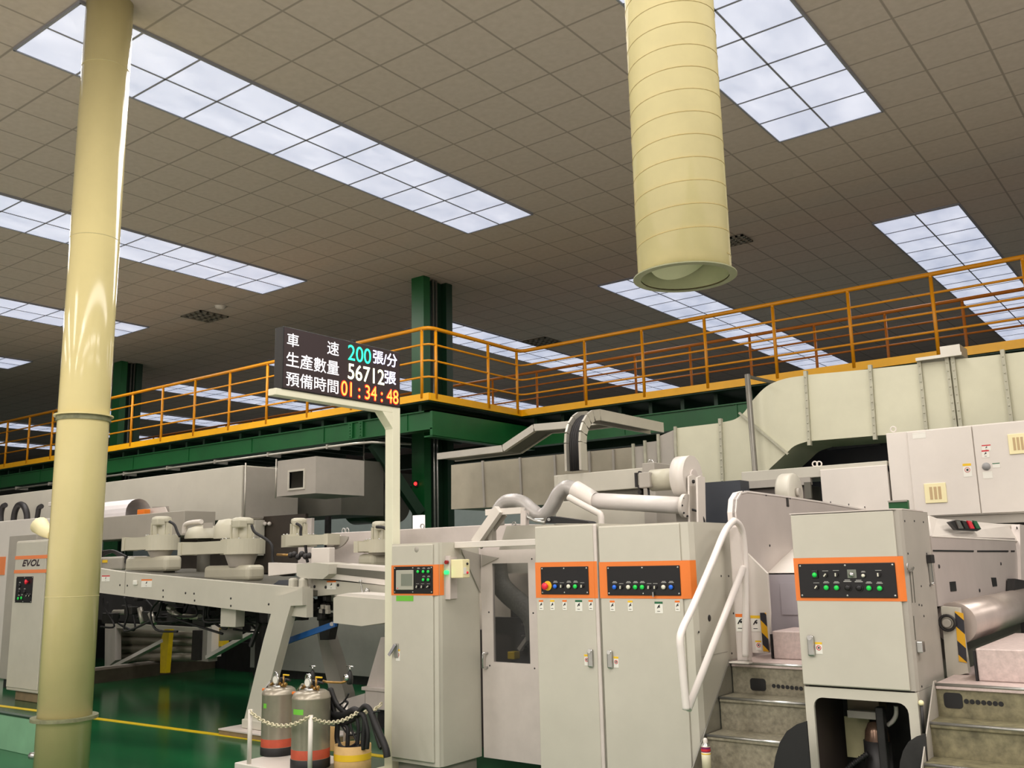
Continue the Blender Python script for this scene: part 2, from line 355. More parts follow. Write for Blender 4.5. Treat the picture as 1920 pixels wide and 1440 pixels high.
# ================================================================== thick cream pipe column at left
pc = CF*7.0*FPX/FPX + CR*(121-960)*7.0/FPX - CU*(1345-720)*7.0/FPX
PX, PYY, PF = pc.x, pc.y, EYE+pc.z
t = thing('pipe_column', 'thick cream painted steel pipe standing from floor to ceiling at left', 'pipe', (PX, PYY, 0))
R0 = .190
m = MB().cyl((PX, PYY, 0), (PX, PYY, CEIL-.002), R0, seg=64); m.build('pipe', CREAM, t)
zf2 = at(160, 785, Y=PYY).z
def flange(z, r, h, m_, name):
    MB().lathe([(R0-.002, -h), (r, -h), (r, h), (R0-.002, h)], (PX, PYY, z), seg=48, smooth=False).build(name, m_, t)
flange(PF, R0+.045, .012, GASKET, 'flange')
flange(zf2, R0+.012, .024, GASKET, 'joint_band')
flange(zf2+.02, R0+.03, .006, CREAM, 'flange')
for pz in (1118, 467, 168):
    z = at(140, pz, Y=PYY).z; MB().lathe([(R0-.001, -.004), (R0+.0015, -.002), (R0+.0015, .002), (R0-.001, .004)], (PX, PYY, z), seg=48).build('weld_seam', mat('cream_seam', (196, 186, 134), .4, noise=.1), t)
MB().lathe([(.0, -.03), (.025, -.025), (.025, .03), (0, .035)], (PX-.15, PYY-.14, at(68, 1405, Y=PYY).z), (1, .4, 0), 12).build('clip', STEEL, t)

# pale green low bin left of it
b0 = at(95, 1352, Y=4.35)
t = thing('low_barrier', 'pale green low barrier board with dark top rim, left of the cream pipe', 'barrier', (b0.x-1, 4.37, 0))
MB().box(b0.x-2.2, b0.x, 4.35, 4.39, .0, b0.z-.012, .004).build('board', PGREEN, t)
MB().box(b0.x-2.21, b0.x+.01, 4.34, 4.40, b0.z-.012, b0.z+.006, .004).build('rim', DGREEN, t)

# ================================================================== hanging spiral duct
d = CF*4.9 + CR*(1284-960)*4.9/FPX - CU*(520-720)*4.9/FPX
DX, DY, DZ = d.x, d.y, EYE+d.z
t = thing('spiral_duct', 'wide cream spiral air duct hanging from the ceiling with open bottom end', 'air duct', (DX, DY, CEIL-.002))
RD = .242
MB().lathe([(RD-.012, .0), (RD, .0), (RD, CEIL-.002-DZ)], (DX, DY, DZ), seg=72).build('tube', CREAMD, t)
MB().lathe([(RD-.014, .004), (RD-.014, CEIL-.01-DZ)], (DX, DY, DZ), seg=64).build('lining', SAGE, t)
g = MB(); pts = []
turns = 26; L = CEIL-.02-DZ-.1
for i in range(turns*36+1):
    an = i/36*2*math.pi; pts.append((DX+(RD+.0005)*math.cos(an), DY+(RD+.0005)*math.sin(an), DZ+.08+L*i/(turns*36)))
g.tube(pts, .0026, 5); g.build('lock_seam', mat('duct_seam_shadow', (178, 160, 104), .5, noise=0), t)
MB().lathe([(RD-.014, 0), (RD+.026, 0), (RD+.026, .006), (RD-.002, .006)], (DX, DY, DZ-.004), seg=72, smooth=False).build('rim_flange', mat('duct_rim', (150, 152, 118), .5, noise=.1), t)
# damper blade inside the mouth, tilted about a horizontal pin
hh = V((-math.sin(YAW), math.cos(YAW), 0)); rr0 = V((math.cos(YAW), math.sin(YAW), 0))
c = V((DX, DY, DZ+.15)); ua = (rr0*.93+V((0, 0, .22))+hh*.25).normalized(); va = (hh*.82-V((0, 0, .5))); va = (va-ua*va.dot(ua)).normalized()
P = [c+ua*math.cos(i*math.pi/24)*.2+va*math.sin(i*math.pi/24)*.2 for i in range(48)]
MB().prism(P, ua.cross(va)*.006).build('damper_blade', mat('damper_sage', (206, 208, 172), .5, noise=.08), t)

# ================================================================== LED production board on its L-shaped post
SXF = -5.5
y0, y1, z0, z1 = RX(531, 612, 748, 756, SXF)
y0 = at(531, 640, X=SXF).y; y1 = at(749, 700, X=SXF).y; z1 = (at(531, 612, X=SXF).z+at(747, 659, X=SXF).z)/2; z0 = (at(531, 733, X=SXF).z+at(750, 760, X=SXF).z)/2
YP0, YP1 = 5.6, 5.69
t = thing('sign_post', 'ivory L-shaped steel post with gusset carrying the LED board, beside the touch-screen cabinet', 'post', (-5.555, 5.645, 0))
MB().box(-5.6, -5.512, YP0, YP1, 0, z0-.001, .004).build('upright', POSTW, t)
MB().box(-5.6, -5.512, y0-.05, YP0+.0, z0-.052, z0-.001, .004).build('arm', POSTW, t)
MB().prism([(-5.6, YP0, z0-.052), (-5.6, YP0-.12, z0-.052), (-5.6, YP0-.11, z0-.066), (-5.6, YP0-.012, z0-.17), (-5.6, YP0, z0-.19)], (.088, 0, 0)).build('gusset', POSTW, t)
MB().box(-5.66, -5.45, YP0-.06, YP1+.06, 0, .012).build('foot_plate', POSTW, t)
t = thing('led_board', 'dark LED production display board with white Chinese captions and coloured figures on the ivory post', 'display board', (-5.55, (y0+y1)/2, z0))
MB().box(SXF-.1, SXF-.002, y0, y1+.01, z0, z1, .006).build('housing', BLACK, t)
MB().box(SXF-.004, SXF, y0+.008, y1, z0+.006, z1-.008).build('face', SIGN, t)
MB().box(SXF-.05, SXF-.03, 5.15, 5.19, z1, z1+.03, .004).build('eye_bolt', DARK, t)
def sign_text(nm, body, L0, L1, R0_, R1, m_, bold=.0):
    """L0/L1 top and bottom at the left edge, R0/R1 at the right edge (photo px)"""
    ya, yb = at(*L1, X=SXF).y, at(*R1, X=SXF).y; za = (at(*L1, X=SXF).z+at(*R1, X=SXF).z)/2; zb = (at(*L0, X=SXF).z+at(*R0_, X=SXF).z)/2
    lettering(nm, body, m_, t, (SXF+.003, ya, za), (0, 1, 0), (0, 0, 1), yb-ya, zb-za, bold)
sign_text('caption', '車', (537.5, 623), (537.5, 649), (560, 628), (560, 652), SIGNT, .008)
sign_text('caption', '速', (613, 638), (613, 664), (635, 643), (635, 668), SIGNT, .008)
sign_text('caption', '生產數量', (536, 660), (536, 689), (635, 676), (635, 703), SIGNT, .008)
sign_text('caption', '預備時間', (535.5, 697), (535.5, 724), (634, 712), (634, 738), SIGNT, .008)
sign_text('speed_figure', '200', (652, 647), (652, 676), (695, 654), (695, 682), LEDG)
sign_text('unit_text', '張/分', (699, 657), (699, 682), (744, 664), (744, 689), LEDV, .012)
sign_text('count_figure', '56712', (652, 681), (652, 711), (720, 694), (720, 722), LEDY, .01)
sign_text('unit_text', '張', (720.5, 695), (720.5, 719), (742, 698), (742, 722), LEDV, .016)
sign_text('time_figure', '01 : 34 : 48', (638, 714), (638, 744), (747, 730), (747, 758), LEDR, .045)
lettering('time_core', '01 : 34 : 48', LEDO, t, (SXF+.0055, at(638, 744, X=SXF).y+.006, (at(638, 744, X=SXF).z+at(747, 758, X=SXF).z)/2+.006), (0, 1, 0), (0, 0, 1),
          at(747, 758, X=SXF).y-at(638, 744, X=SXF).y-.012, (at(638, 714, X=SXF).z+at(747, 730, X=SXF).z-at(638, 744, X=SXF).z-at(747, 758, X=SXF).z)/2-.012)
# ================================================================== mezzanine
ZK, ZR = 4.0, 5.105          # toe board bottom, top-rail centre
YA, YB, YC, XC = 10.2, 12.5, 14.1, -9.29
XL, XRT = -27.0, 4.2
t = thing('mezzanine_platform', 'green steel mezzanine platform with yellow toe board above the machines', 'platform', (XC, 12, ZK))
deck = MB(); deck.zprism([(XL, YA+.02), (XC-.02, YA+.02), (XC-.02, YB+.02), (XRT, YB+.02), (XRT, YC), (XL, YC)], ZK-.03, ZK+.03); deck.build('deck', DGREEN, t)
tb = MB()
tb.box(XL, XC, YA-.008, YA+.02, ZK-.01, ZK+.1); tb.box(XC-.02, XC+.008, YA+.02, YB, ZK-.01, ZK+.1); tb.box(XC-.02, XRT, YB-.008, YB+.02, ZK-.01, ZK+.1)
tb.build('toe_board', KICKY, t)
def ibeam_x(x0, x1, y, z0, z1, w, name, m_=GREEN):
    b = MB(); b.box(x0, x1, y, y+w, z1-.02, z1); b.box(x0, x1, y, y+w, z0, z0+.02); b.box(x0, x1, y+w/2-.01-.06, y+w/2+.01-.06, z0+.02, z1-.02)
    for k in range(int((x1-x0)/1.9)+1): b.box(x0+k*1.9, x0+k*1.9+.015, y+.015, y+w-.015, z0+.02, z1-.02)
    return b.build(name, m_, t)
ibeam_x(XL, -9.36, 10.34, 3.575, 3.868, .2, 'front_beam')
b = MB(); b.box(-9.40, -9.35, 10.34, 12.95, 3.47, 3.868); b.box(-9.52, -9.35, 10.34, 12.95, 3.848, 3.868); b.box(-9.52, -9.35, 10.34, 12.95, 3.46, 3.48); b.build('side_beam', GREEN, t)
ibeam_x(-9.36, XRT, 12.72, 3.5, 3.8, .2, 'rear_front_beam')
ibeam_x(XL, XRT, 13.9, 3.5, 3.8, .15, 'back_beam', DGREEN)
j = MB()
for k in range(34):
    x = XL+.3+k*.55
    if x < -9.6: j.box(x, x+.06, 10.36, 13.9, 3.868, 3.97)
for k in range(24):
    x = -9.2+k*.55
    j.box(x, x+.06, 12.74, 13.9, 3.80, 3.97)
j.build('joists', DGREEN, t)
cpx = at(668, 808, Y=10.36)
for s in (-.12, .12):
    bp = MB().box(cpx.x+s-.05, cpx.x+s+.05, 10.335, 10.4, 3.6, 3.85)
    for k in range(5): bp.sphere((cpx.x+s, 10.333, 3.63+k*.048), .012)
    bp.build('splice_plate', GREEN, t)
# front railing: one welded run with two corners
def railing(name, label, line, post_at, posts, m_, zr, rtop, rmid, rpost):
    t = thing(name, label, 'railing', (line[0][0], line[0][1], ZK))
    def run(z, r, nm):
        pts = []
        for i, (x, y) in enumerate(line):
            if 0 < i < len(line)-1:
                a, b = V((line[i-1][0]-x, line[i-1][1]-y)).normalized(), V((line[i+1][0]-x, line[i+1][1]-y)).normalized()
                pts += [(x+a.x*.12, y+a.y*.12, z), (x+(a.x+b.x)*.035, y+(a.y+b.y)*.035, z), (x+b.x*.12, y+b.y*.12, z)]
            else: pts.append((x, y, z))
        MB().tube(pts, r, 10).build(nm, m_, t)
    run(zr, rtop, 'top_rail')
    h = zr-(ZK+.1)
    for f in (.75, .5, .25): run(ZK+.1+h*f, rmid, 'mid_rail')
    for x, y in posts: MB().cyl((x, y, ZK+.03), (x, y, zr-.05), rpost, seg=12).cyl((x, y, zr-.05), (x, y, zr), rpost, rtop*.6, 12).build('post', m_, t)
yr = .025
fp = [(-x, YA) for x in ()]
leftposts = [at(x, 700, Y=YA).x for x in (310/3, 755/3, 925/3, 1105/3, 1300/3, 1505/3)]
sp = (leftposts[-1]-leftposts[1])/4
PL = [(leftposts[1]+sp*k, YA+.0) for k in range(-6, 7) if leftposts[1]+sp*k < XC-.3] + [(XC-.14, YA)]
sy = (YB-YA)
PS = [(XC, YA+.16), (XC, YA+sy*.62), (XC, YB-.1)]
rx = [at(1280+x/3, 480+y/3, Y=YB).x for x, y in ((120, 365), (500, 285), (925, 205), (1390, 120), (1910, 10))]
s2 = (rx[4]-rx[0])/4
PR_ = [(rx[0]+s2*k, YB) for k in range(-4, 11) if XC+.3 < rx[0]+s2*k < XRT]
railing('front_railing', 'yellow tubular safety railing along the near edge of the mezzanine with corner step', [(XL, YA), (XC, YA), (XC, YB), (XRT, YB)], None, PL+PS+PR_, RAILY, ZR, .03, .016, .024)
bx = [at(1280+x/3, 480+y/3, Y=YC).x for x, y in ((40, 520), (370, 460), (735, 400), (1135, 330), (1570, 250))]
s3 = (bx[4]-bx[0])/4
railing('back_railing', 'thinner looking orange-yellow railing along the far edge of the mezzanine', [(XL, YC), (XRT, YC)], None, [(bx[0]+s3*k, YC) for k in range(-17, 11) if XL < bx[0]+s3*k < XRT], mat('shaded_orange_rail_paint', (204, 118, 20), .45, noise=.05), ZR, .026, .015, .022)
# wide green columns
def column(x0, x1, y0, y1, label, brace=None):
    t = thing('steel_column', label, 'column', ((x0+x1)/2, (y0+y1)/2, 0))
    MB().box(x0, x1, y0, y0+.16, 0, CEIL-.003).build('front_flange', GREEN, t)
    MB().box(x0, x1, y1-.16, y1, 0, CEIL-.003).build('rear_flange', DGREEN, t)
    MB().box((x0+x1)/2-.02, (x0+x1)/2+.02, y0+.16, y1-.16, 0, CEIL-.003).build('web', DGREEN, t)
    for k in (.28, .36): MB().cyl((x1-.04, y0+k, 0), (x1-.04, y0+k, CEIL-.01), .022, seg=10).build('conduit', STEEL, t)
    if brace: MB().bar(brace[0], brace[1], .16, .16).build('brace', DGREEN, t)
column(-10.7, -10.42, 11.32, 12.06, 'wide green steel column rising from behind the post through the mezzanine to the ceiling', (at(700, 832, Y=10.5), at(787, 962, Y=11.26)))
column(-20.55, -20.22, 11.55, 12.1, 'green steel column in the background just right of the cream pipe')
p = at(779, 907, Y=11.28); t = thing('alarm_lamp', 'small red indicator lamp on the green column behind the white post', 'lamp', p); MB().sphere(p, .03).build('lens', mat('lit_red_lamp', (255, 50, 50), .4, noise=0, emit=2), t); MB().box(p.x-.03, p.x+.03, p.y+.01, p.y+.045, p.z-.05, p.z+.05).build('base', DARK, t)
# conduit pipe running under the front beam
a, b = at(206, 893, Y=10.2), at(690, 828, Y=10.2)
t = thing('conduit_pipe', 'grey conduit pipe clipped under the green mezzanine beam', 'pipe', (a.x, a.y, a.z))
zc = (a.z+b.z)/2
MB().tube([(XL, 10.2, zc), (b.x-.3, 10.2, zc), (b.x, 10.28, zc), (b.x+.25, 10.9, zc)], .022, 8).build('pipe', ALU, t)
for k in range(10): MB().box(XL+2+k*1.5-.02, XL+2+k*1.5+.02, 10.17, 10.45, zc-.03, zc+.04).build('clip', ALU, t)

# ================================================================== ducts under the mezzanine, left
x0, x1, z0, z1 = RY(205, 905, 452, 975, 8.5); zt = at(470, 870, Y=8.5).z; xe = at(453, 920, Y=8.5).x; zb = at(452, 973, Y=8.5).z
t = thing('air_duct', 'long plain beige rectangular air duct under the mezzanine, behind the fan units', 'air duct', ((-18), 8.6, zb))
MB().box(-23, xe, 8.5, 9.55, zb, zt, .01).build('casing', BEIGE, t)
MB().box(xe+.001, xe+.01, 8.52, 9.53, zb+.02, zt-.02).build('end_plate', GREYP, t)
MB().cyl((xe+.12, 8.47, zb-.1), (xe+.12, 8.47, zt+.02), .012, seg=8).build('hanger_rod', ALU, t)
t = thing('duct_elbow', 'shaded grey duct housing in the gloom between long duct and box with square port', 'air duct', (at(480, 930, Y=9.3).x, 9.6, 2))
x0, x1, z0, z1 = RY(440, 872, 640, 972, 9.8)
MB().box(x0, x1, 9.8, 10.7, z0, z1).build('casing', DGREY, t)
x0, x1, z0, z1 = RY(636, 870, 722, 965, 11.4)
t2 = thing('round_duct', 'dark round duct between the grey duct housing and the white post', 'air duct', ((x0+x1)/2, 11.8, z0))
zc2 = at(690, 945, Y=11.4).z; MB().cyl((x0, 11.8, zc2), (x1-.1, 11.8, zc2), .32, seg=32).build('tube', mat('dull_grey_tube', (118, 112, 102), .35, metal=.3, noise=.1), t2)
MB().box(x0, x1-.1, 11.5, 12.2, zc2+.33, at(690, 888, Y=11.5).z).build('plenum', DGREY, t2)
for xx in (x0+.2, x1-.3): MB().cyl((xx, 11.8, at(690, 888, Y=11.5).z), (xx, 11.8, ZK-.035), .014, seg=8).build('hanger_rod', ALU, t2)
x0, x1, z0, z1 = RY(520, 860, 592, 928, 8.5)
t = thing('duct_box', 'grey duct box with a square framed port hanging under the mezzanine', 'air duct', (x0, 8.5, z0))
pxo = RY(543, 884, 570, 915, 8.5)
m = MB(); m.box(x0, pxo[0], 8.5, 8.53, z0, z1).box(pxo[1], x1, 8.5, 8.53, z0, z1).box(pxo[0], pxo[1], 8.5, 8.53, z0, pxo[2]).box(pxo[0], pxo[1], 8.5, 8.53, pxo[3], z1)
m.box(x0, x0+.02, 8.53, 9.4, z0, z1).box(x1-.02, x1, 8.53, 9.4, z0, z1).box(x0+.02, x1-.02, 8.53, 9.4, z0, z0+.02).box(x0+.02, x1-.02, 8.53, 9.4, z1-.02, z1).build('casing', GREYP, t)
f = MB(); e = .025
f.box(pxo[0]-e, pxo[0], 8.485, 8.53, pxo[2]-e, pxo[3]+e).box(pxo[1], pxo[1]+e, 8.485, 8.53, pxo[2]-e, pxo[3]+e).box(pxo[0], pxo[1], 8.485, 8.53, pxo[2]-e, pxo[2]).box(pxo[0], pxo[1], 8.485, 8.53, pxo[3], pxo[3]+e).build('port_frame', BEIGE, t)
MB().box(pxo[0]-.01, pxo[1]+.01, 8.75, 8.77, pxo[2]-.01, pxo[3]+.01).build('damper', mat('brown_grey_damper', (104, 92, 80), .6, noise=.05), t)
for xx in (x0-.03,): MB().cyl((xx, 8.5, z0-.02), (xx, 8.5, z1+.03), .01, seg=8).build('hanger_rod', ALU, t)

# ================================================================== cable trays
YT = 9.4
path = [at(x, y, Y=YT) for x, y in ((822, 856), (945, 841), (1003, 802), (1062, 797), (1170, 783))]
t = thing('cable_tray', 'grey cable tray stepping up under the mezzanine beside the green column', 'cable tray', path[0])
m = MB()
for a, b in zip(path, path[1:]): m.bar(a, b, .06, .085, (0, 0, 1))
m.build('near_rail', ALU, t)
m = MB()
for a, b in zip(path, path[1:]): m.bar(a+V((0, .35, 0)), b+V((0, .35, 0)), .03, .085, (0, 0, 1))
m.build('far_rail', ALU, t)
m = MB()
for a, b in zip(path, path[1:]): m.prism([a+V((0, .03, -.02)), b+V((0, .03, -.02)), b+V((0, .34, -.02)), a+V((0, .34, -.02))], (0, 0, -.01))
m.build('tray_base', DGREY, t)
# arched tray coming down to the dryer housing
YT = 6.9; bl = at(1067, 884, Y=YT); br = at(1094, 881, Y=YT); ztop = at(1110, 768, Y=YT).z
t = thing('arched_cable_tray', 'aluminium cable tray arching down onto the dryer housing with black cables', 'cable tray', (bl.x, YT, bl.z))
arc = [(0, 0), (0, ztop-bl.z-.28)]+[(.3-.3*math.cos(a), ztop-bl.z-.28+.28*math.sin(a)) for a in (.3, .6, .9, 1.2, 1.57)]+[(1.5, ztop-bl.z-.0)]
def traypath(x, off=0): return [V((x, YT+yy, bl.z+zz)) for yy, zz in arc]
for xx, nm in ((bl.x, 'side_rail'), (br.x, 'side_rail')):
    m = MB(); P = traypath(xx)
    for a, b in zip(P, P[1:]): m.bar(a, b, .022, .1, (0, -1, .02) if abs((b-a).normalized().z) > .7 else (0, 0, 1))
    m.build(nm, ALU, t)
m = MB()
for k in range(5):
    P = [p+V((0, .0, .0)) for p in traypath(bl.x+.03+(br.x-bl.x-.06)*k/4)]; m.tube(P, .016, 6)
m.build('cables', RUBBER, t)

# ================================================================== big S-shaped duct on the right
YD = 9.7
def dpath(l): return [at(x, y, Y=YD) for x, y in l]
t = thing('main_exhaust_duct', 'large cream-grey S-bend rectangular exhaust duct in front of the right railing', 'air duct', at(1500, 830, Y=YD))
ED = V((0, .75, 0))
MB().prism(dpath([(1266, 803), (1350, 793), (1352, 906), (1266, 908)]), ED).build('inlet_section', BEIGE2, t)
top = spline(dpath([(1353, 792), (1378, 786), (1396, 772), (1410, 752), (1438, 724), (1472, 710), (1510, 704)]), 5)
bot = spline(dpath([(1516, 827), (1490, 836), (1472, 852), (1444, 878), (1425, 897), (1395, 906), (1355, 906)]), 5)
MB().prism(top+bot, ED).build('s_bend', BEIGE2, t)
secs = [((1513, 703), (1518, 827)), ((1632, 692), (1640, 817)), ((1724, 682), (1738, 810)), ((1784, 675), (1800, 806)), ((1880, 664), (1898, 800)), ((1990, 651), (2012, 790)), ((2300, 614), (2330, 762))]
for (a, b), (c_, d_) in zip(secs, secs[1:]): MB().prism(dpath([a, c_, d_, b]), ED).build('straight_section', BEIGE2, t)
FL = mat('duct_flange_grey', (178, 176, 156), .5, noise=.1, scale=14)
def flange_bar(a, b, w=.035):
    p, q = at(*a, Y=YD-.012), at(*b, Y=YD-.012); m = MB(); m.bar(p+V((0, .0, .03)), q-V((0, 0, .03)), w, .05, (0, -1, 0))
    for k in range(9): m.sphere(p+(q-p)*(k+.5)/9+V((0, -.024, 0)), .009)
    m.build('flange', FL, t)
for a, b in (((1351, 790), (1356, 908)), ((1511, 701), (1518, 830)), ((1632, 690), (1641, 819)), ((1724, 680), (1738, 812)), ((1776, 674), (1793, 808)), ((1787, 673), (1803, 808)), ((1880, 662), (1898, 800))): flange_bar(a, b)
MB().bar(at(1386, 774, Y=YD-.02), at(1478, 852, Y=YD-.02), .02, .03, (0, -1, 0)).build('stiffener', FL, t)
p = at(1745, 676, Y=YD); MB().box(p.x-.12, p.x+.3, YD-.08, YD+.1, p.z, p.z+.03).box(p.x+.1, p.x+.28, YD-.02, YD+.3, p.z+.03, p.z+.12).build('support_bracket', ALU, t)
# stepped and receding duct run left of it
t = thing('stepped_duct', 'grey rectangular duct run with stepped collars receding behind the dryer housing', 'air duct', at(1100, 950, Y=10.3))
for (a, b, c_, d_, nm) in (((1186, 838), (1208, 836), (1208, 915), (1186, 917), 'collar'), ((1207, 830), (1232, 827), (1232, 912), (1207, 915), 'collar'), ((1233, 819), (1264, 806), (1264, 910), (1233, 912), 'reducer')):
    MB().prism(dpath([a, b, c_, d_]), ED).build(nm, GREYP, t)
P = [at(x, y, Y=10.1) for x, y in ((846, 872), (1190, 838), (1190, 938), (846, 955))]
MB().prism(P, (0, .8, 0)).build('long_section', mat('grey_beige_duct', (176, 168, 148), .45, noise=.08), t)
for px, a, b in ((905, 864, 950), (975, 858, 946), (1040, 853, 943), (1105, 846, 940), (1150, 843, 938), (1187, 832, 934), (1209, 826, 915), (1234, 814, 915), (1266, 800, 910)):
    yy = 10.09 if px < 1180 else YD-.01
    MB().bar(at(px, a, Y=yy), at(px+4, b, Y=yy), .03, .03, (0, -1, 0)).build('flange', FL if px > 1180 else GREYP, t)
t = thing('dark_gap_box', 'dark navy box added to darken the gap under the S-bend exhaust duct', 'air duct', at(1560, 885, Y=10.75))
q = RY(1425, 824, 1690, 900, 10.75); MB().box(q[0], q[1], 10.75, 11.3, q[2]-.3, q[3]+.1).build('casing', mat('deep_navy', (30, 32, 42), .35, noise=.1), t)  # dark box put in to darken the gap below the bend
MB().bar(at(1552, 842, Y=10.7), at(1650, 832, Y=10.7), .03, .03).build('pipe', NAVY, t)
# upright pole with strut
t = thing('support_pole', 'slim steel support pole with a strut in front of the S-bend duct', 'pole', at(1420, 885, Y=9.45))
MB().cyl(V((at(1421, 886, Y=9.45).x, 9.45, 0)), at(1401, 702, Y=9.45), .03, seg=12).build('pole', mat('dull_pole_steel', (128, 124, 114), .4, metal=.4, noise=.1), t)
MB().bar(at(1402, 706, Y=9.45), at(1458, 719, Y=10.3), .03, .03).build('strut', DGREY, t)
# ================================================================== front cabinets
def sticker(px0, py0, px1, py1, Y, parent, top=LORG, nm='warning_label', art=True):
    x0, x1, z0, z1 = RY(px0, py0, px1, py1, Y); h = z1-z0; w = x1-x0
    o = MB().box(x0, x1, Y-.0015, Y, z0, z1).build(nm, LABEL, parent)
    MB().box(x0, x1, Y-.0025, Y-.0014, z1-h*.18, z1).build('header', top, o)
    if art:
        m = MB(); cx, cz = (x0+x1)/2, z0+h*.55
        w = min(w, h*.55); m.tube([(cx-w*.25, Y-.002, cz-h*.12), (cx, Y-.002, cz+h*.1), (cx+w*.22, Y-.002, cz+h*.16)], w*.07, 5).sphere((cx+w*.1, Y-.001, cz), w*.13).box(cx-w*.3, cx+w*.2, Y-.0025, Y-.0014, z0+h*.16, z0+h*.2)
        m.build('pictogram', INK, o)
    return o
def nosticker(px0, py0, px1, py1, Y, parent):
    o = sticker(px0, py0, px1, py1, Y, parent, LYEL, 'caution_label', False); x0, x1, z0, z1 = RY(px0, py0, px1, py1, Y)
    MB().ring(((x0+x1)/2, Y-.002, z0+(z1-z0)*.52), (0, 1, 0), (x1-x0)*.3, .002, 16, 5).build('prohibition_ring', LRED, o)
    MB().sphere(((x0+x1)/2, Y-.001, z0+(z1-z0)*.52), (x1-x0)*.14).build('pictogram', INK, o)
def button(px, py, Y, m_, parent, r=.0105, nm='push_button'):
    p = at(px, py, Y=Y)
    o = MB().cyl((p.x, Y-.006, p.z), (p.x, Y, p.z), r*1.25, seg=16).build(nm, DARK, parent)
    MB().lathe([(0, .017), (r*.7, .016), (r, .012), (r, .004)], (p.x, Y, p.z), (0, -1, 0), 16).build('cap', m_, o)
    MB().box(p.x-r*1.3, p.x+r*1.3, Y-.0012, Y-.0002, p.z+r*1.9, p.z+r*2.2).box(p.x-r*.9, p.x+r*.9, Y-.0012, Y-.0002, p.z+r*2.4, p.z+r*2.65).build('caption_mark', mat('panel_mark_grey', (176, 176, 172), .6, noise=0), o)
def selector(px, py, Y, parent, ang=.6):
    p = at(px, py, Y=Y)
    o = MB().cyl((p.x, Y-.012, p.z), (p.x, Y, p.z), .0115, seg=16).build('selector_switch', DARK, parent)
    u = V((math.sin(ang), 0, math.cos(ang)))
    MB().bar(p+V((0, -.015, 0))-u*.009, p+V((0, -.015, 0))+u*.009, .006, .005, (0, 1, 0)).build('pointer', BWHITE, o)
    MB().box(p.x-.016, p.x+.016, Y-.0012, Y-.0002, p.z+.021, p.z+.0235).build('caption_mark', mat('panel_mark_grey', (176, 176, 172), .6, noise=0), o)
def panel_plate(px0, py0, px1, py1, Y, parent, nm='control_panel'):
    x0, x1, z0, z1 = RY(px0, py0, px1, py1, Y); o = MB().box(x0, x1, Y-.006, Y, z0, z1, .004).build(nm, BLACK, parent)
    m = MB()
    for xx in (x0+.012, (x0+x1)/2, x1-.012):
        for zz in (z0+.012, z1-.012): m.lathe([(0, .004), (.005, .003), (.006, 0)], (xx, Y-.006, zz), (0, -1, 0), 8)
    m.build('screws', STEEL, o); return o
def bar_handle(px, py0, py1, Y, parent):
    a, b = at(px, py0, Y=Y), at(px, py1, Y=Y); xm = (a.x+b.x)/2
    o = MB().box(xm-.019, xm+.019, Y-.018, Y, b.z, a.z, .008).build('door_handle', STEEL, parent)
    MB().cyl((xm, Y-.024, a.z-.012), (xm, Y-.015, a.z-.012), .013, seg=14).build('key_lock', CHROME, o)
ZB0, ZB1 = 1.353, 1.588

# --- touch-screen cabinet
Y1 = 5.53; CX, CX1 = -5.452, -4.95; ch = .045
t = thing('touch_screen_cabinet', 'beige control cabinet with orange band and small touch screen beside the ivory sign post', 'cabinet', ((CX+CX1)/2, 5.8, 0))
poly = [(CX, Y1+.005), (CX1-ch, Y1+.005), (CX1-ch*.3, Y1+ch*.3), (CX1, Y1+ch), (CX1, 6.03), (CX, 6.03)]
MB().zprism(poly, .095, 1.757).build('body', BEIGE, t)
MB().box(CX+.03, CX1-.03, Y1+.05, 6.0, 0, .095).build('plinth', GREYP, t)
dr = MB().box(CX+.012, CX1-ch-.004, Y1-.012, Y1+.005, .125, 1.745, .006).build('door', BEIGE, t)
MB().strip([(CX+.010, Y1-.0135), (CX1-ch-.003, Y1-.0135), (CX1-ch*.3+.002, Y1+ch*.3-.003), (CX1+.002, Y1+ch+.0), (CX1+.002, Y1+ch+.02)], ZB0, ZB1).build('orange_band', ORANGE, t)
MB().box(CX1+.0005, CX1+.002, Y1+.01, Y1+.012, .1, 1.75).build('edge_seam', GREYP, t)
cp = panel_plate(739, 1062, 812, 1113, Y1-.0135, dr, 'touch_panel')
x0, x1, z0, z1 = RY(743.7, 1069, 776, 1106, Y1-.02)
bz = MB().box(x0, x1, Y1-.03, Y1-.0195, z0, z1, .004).build('screen_bezel', BEZEL, cp)
x0, x1, z0, z1 = RY(752, 1076, 773, 1098.5, Y1-.03)
MB().box(x0, x1, Y1-.0315, Y1-.0299, z0, z1).build('screen', SCREEN, cp)
p = at(745.5, 1103, Y=Y1-.03); MB().sphere((p.x, Y1-.03, p.z), .005).build('pilot_lamp', BRED, cp)
for px, py in ((784.7, 1071.7), (794.7, 1071.7), (804, 1071.7), (794.7, 1087), (804, 1087)): button(px, py, Y1-.02, BGREEN, cp, .0115)
for px, a in ((783, .3), (792.5, .2), (803.5, .9)): selector(px, 1100, Y1-.02, cp, a)
x0, x1, z0, z1 = RY(743, 1117, 775, 1127, Y1-.0125); MB().box(x0, x1, Y1-.014, Y1-.012, z0, z1).build('green_tape_strip', GTAPE, dr)
a = at(741, 1209, Y=Y1-.03); b = at(729, 1229, Y=Y1-.05)
o = MB().box(a.x-.02, a.x+.02, Y1-.022, Y1-.012, a.z-.1, a.z+.01, .005).build('door_handle', STEEL, dr); MB().bar(a, b, .022, .012, (0, 1, 0)).build('lever', CHROME, o)
nosticker(742.5, 1217, 750, 1239, Y1-.0125, dr)
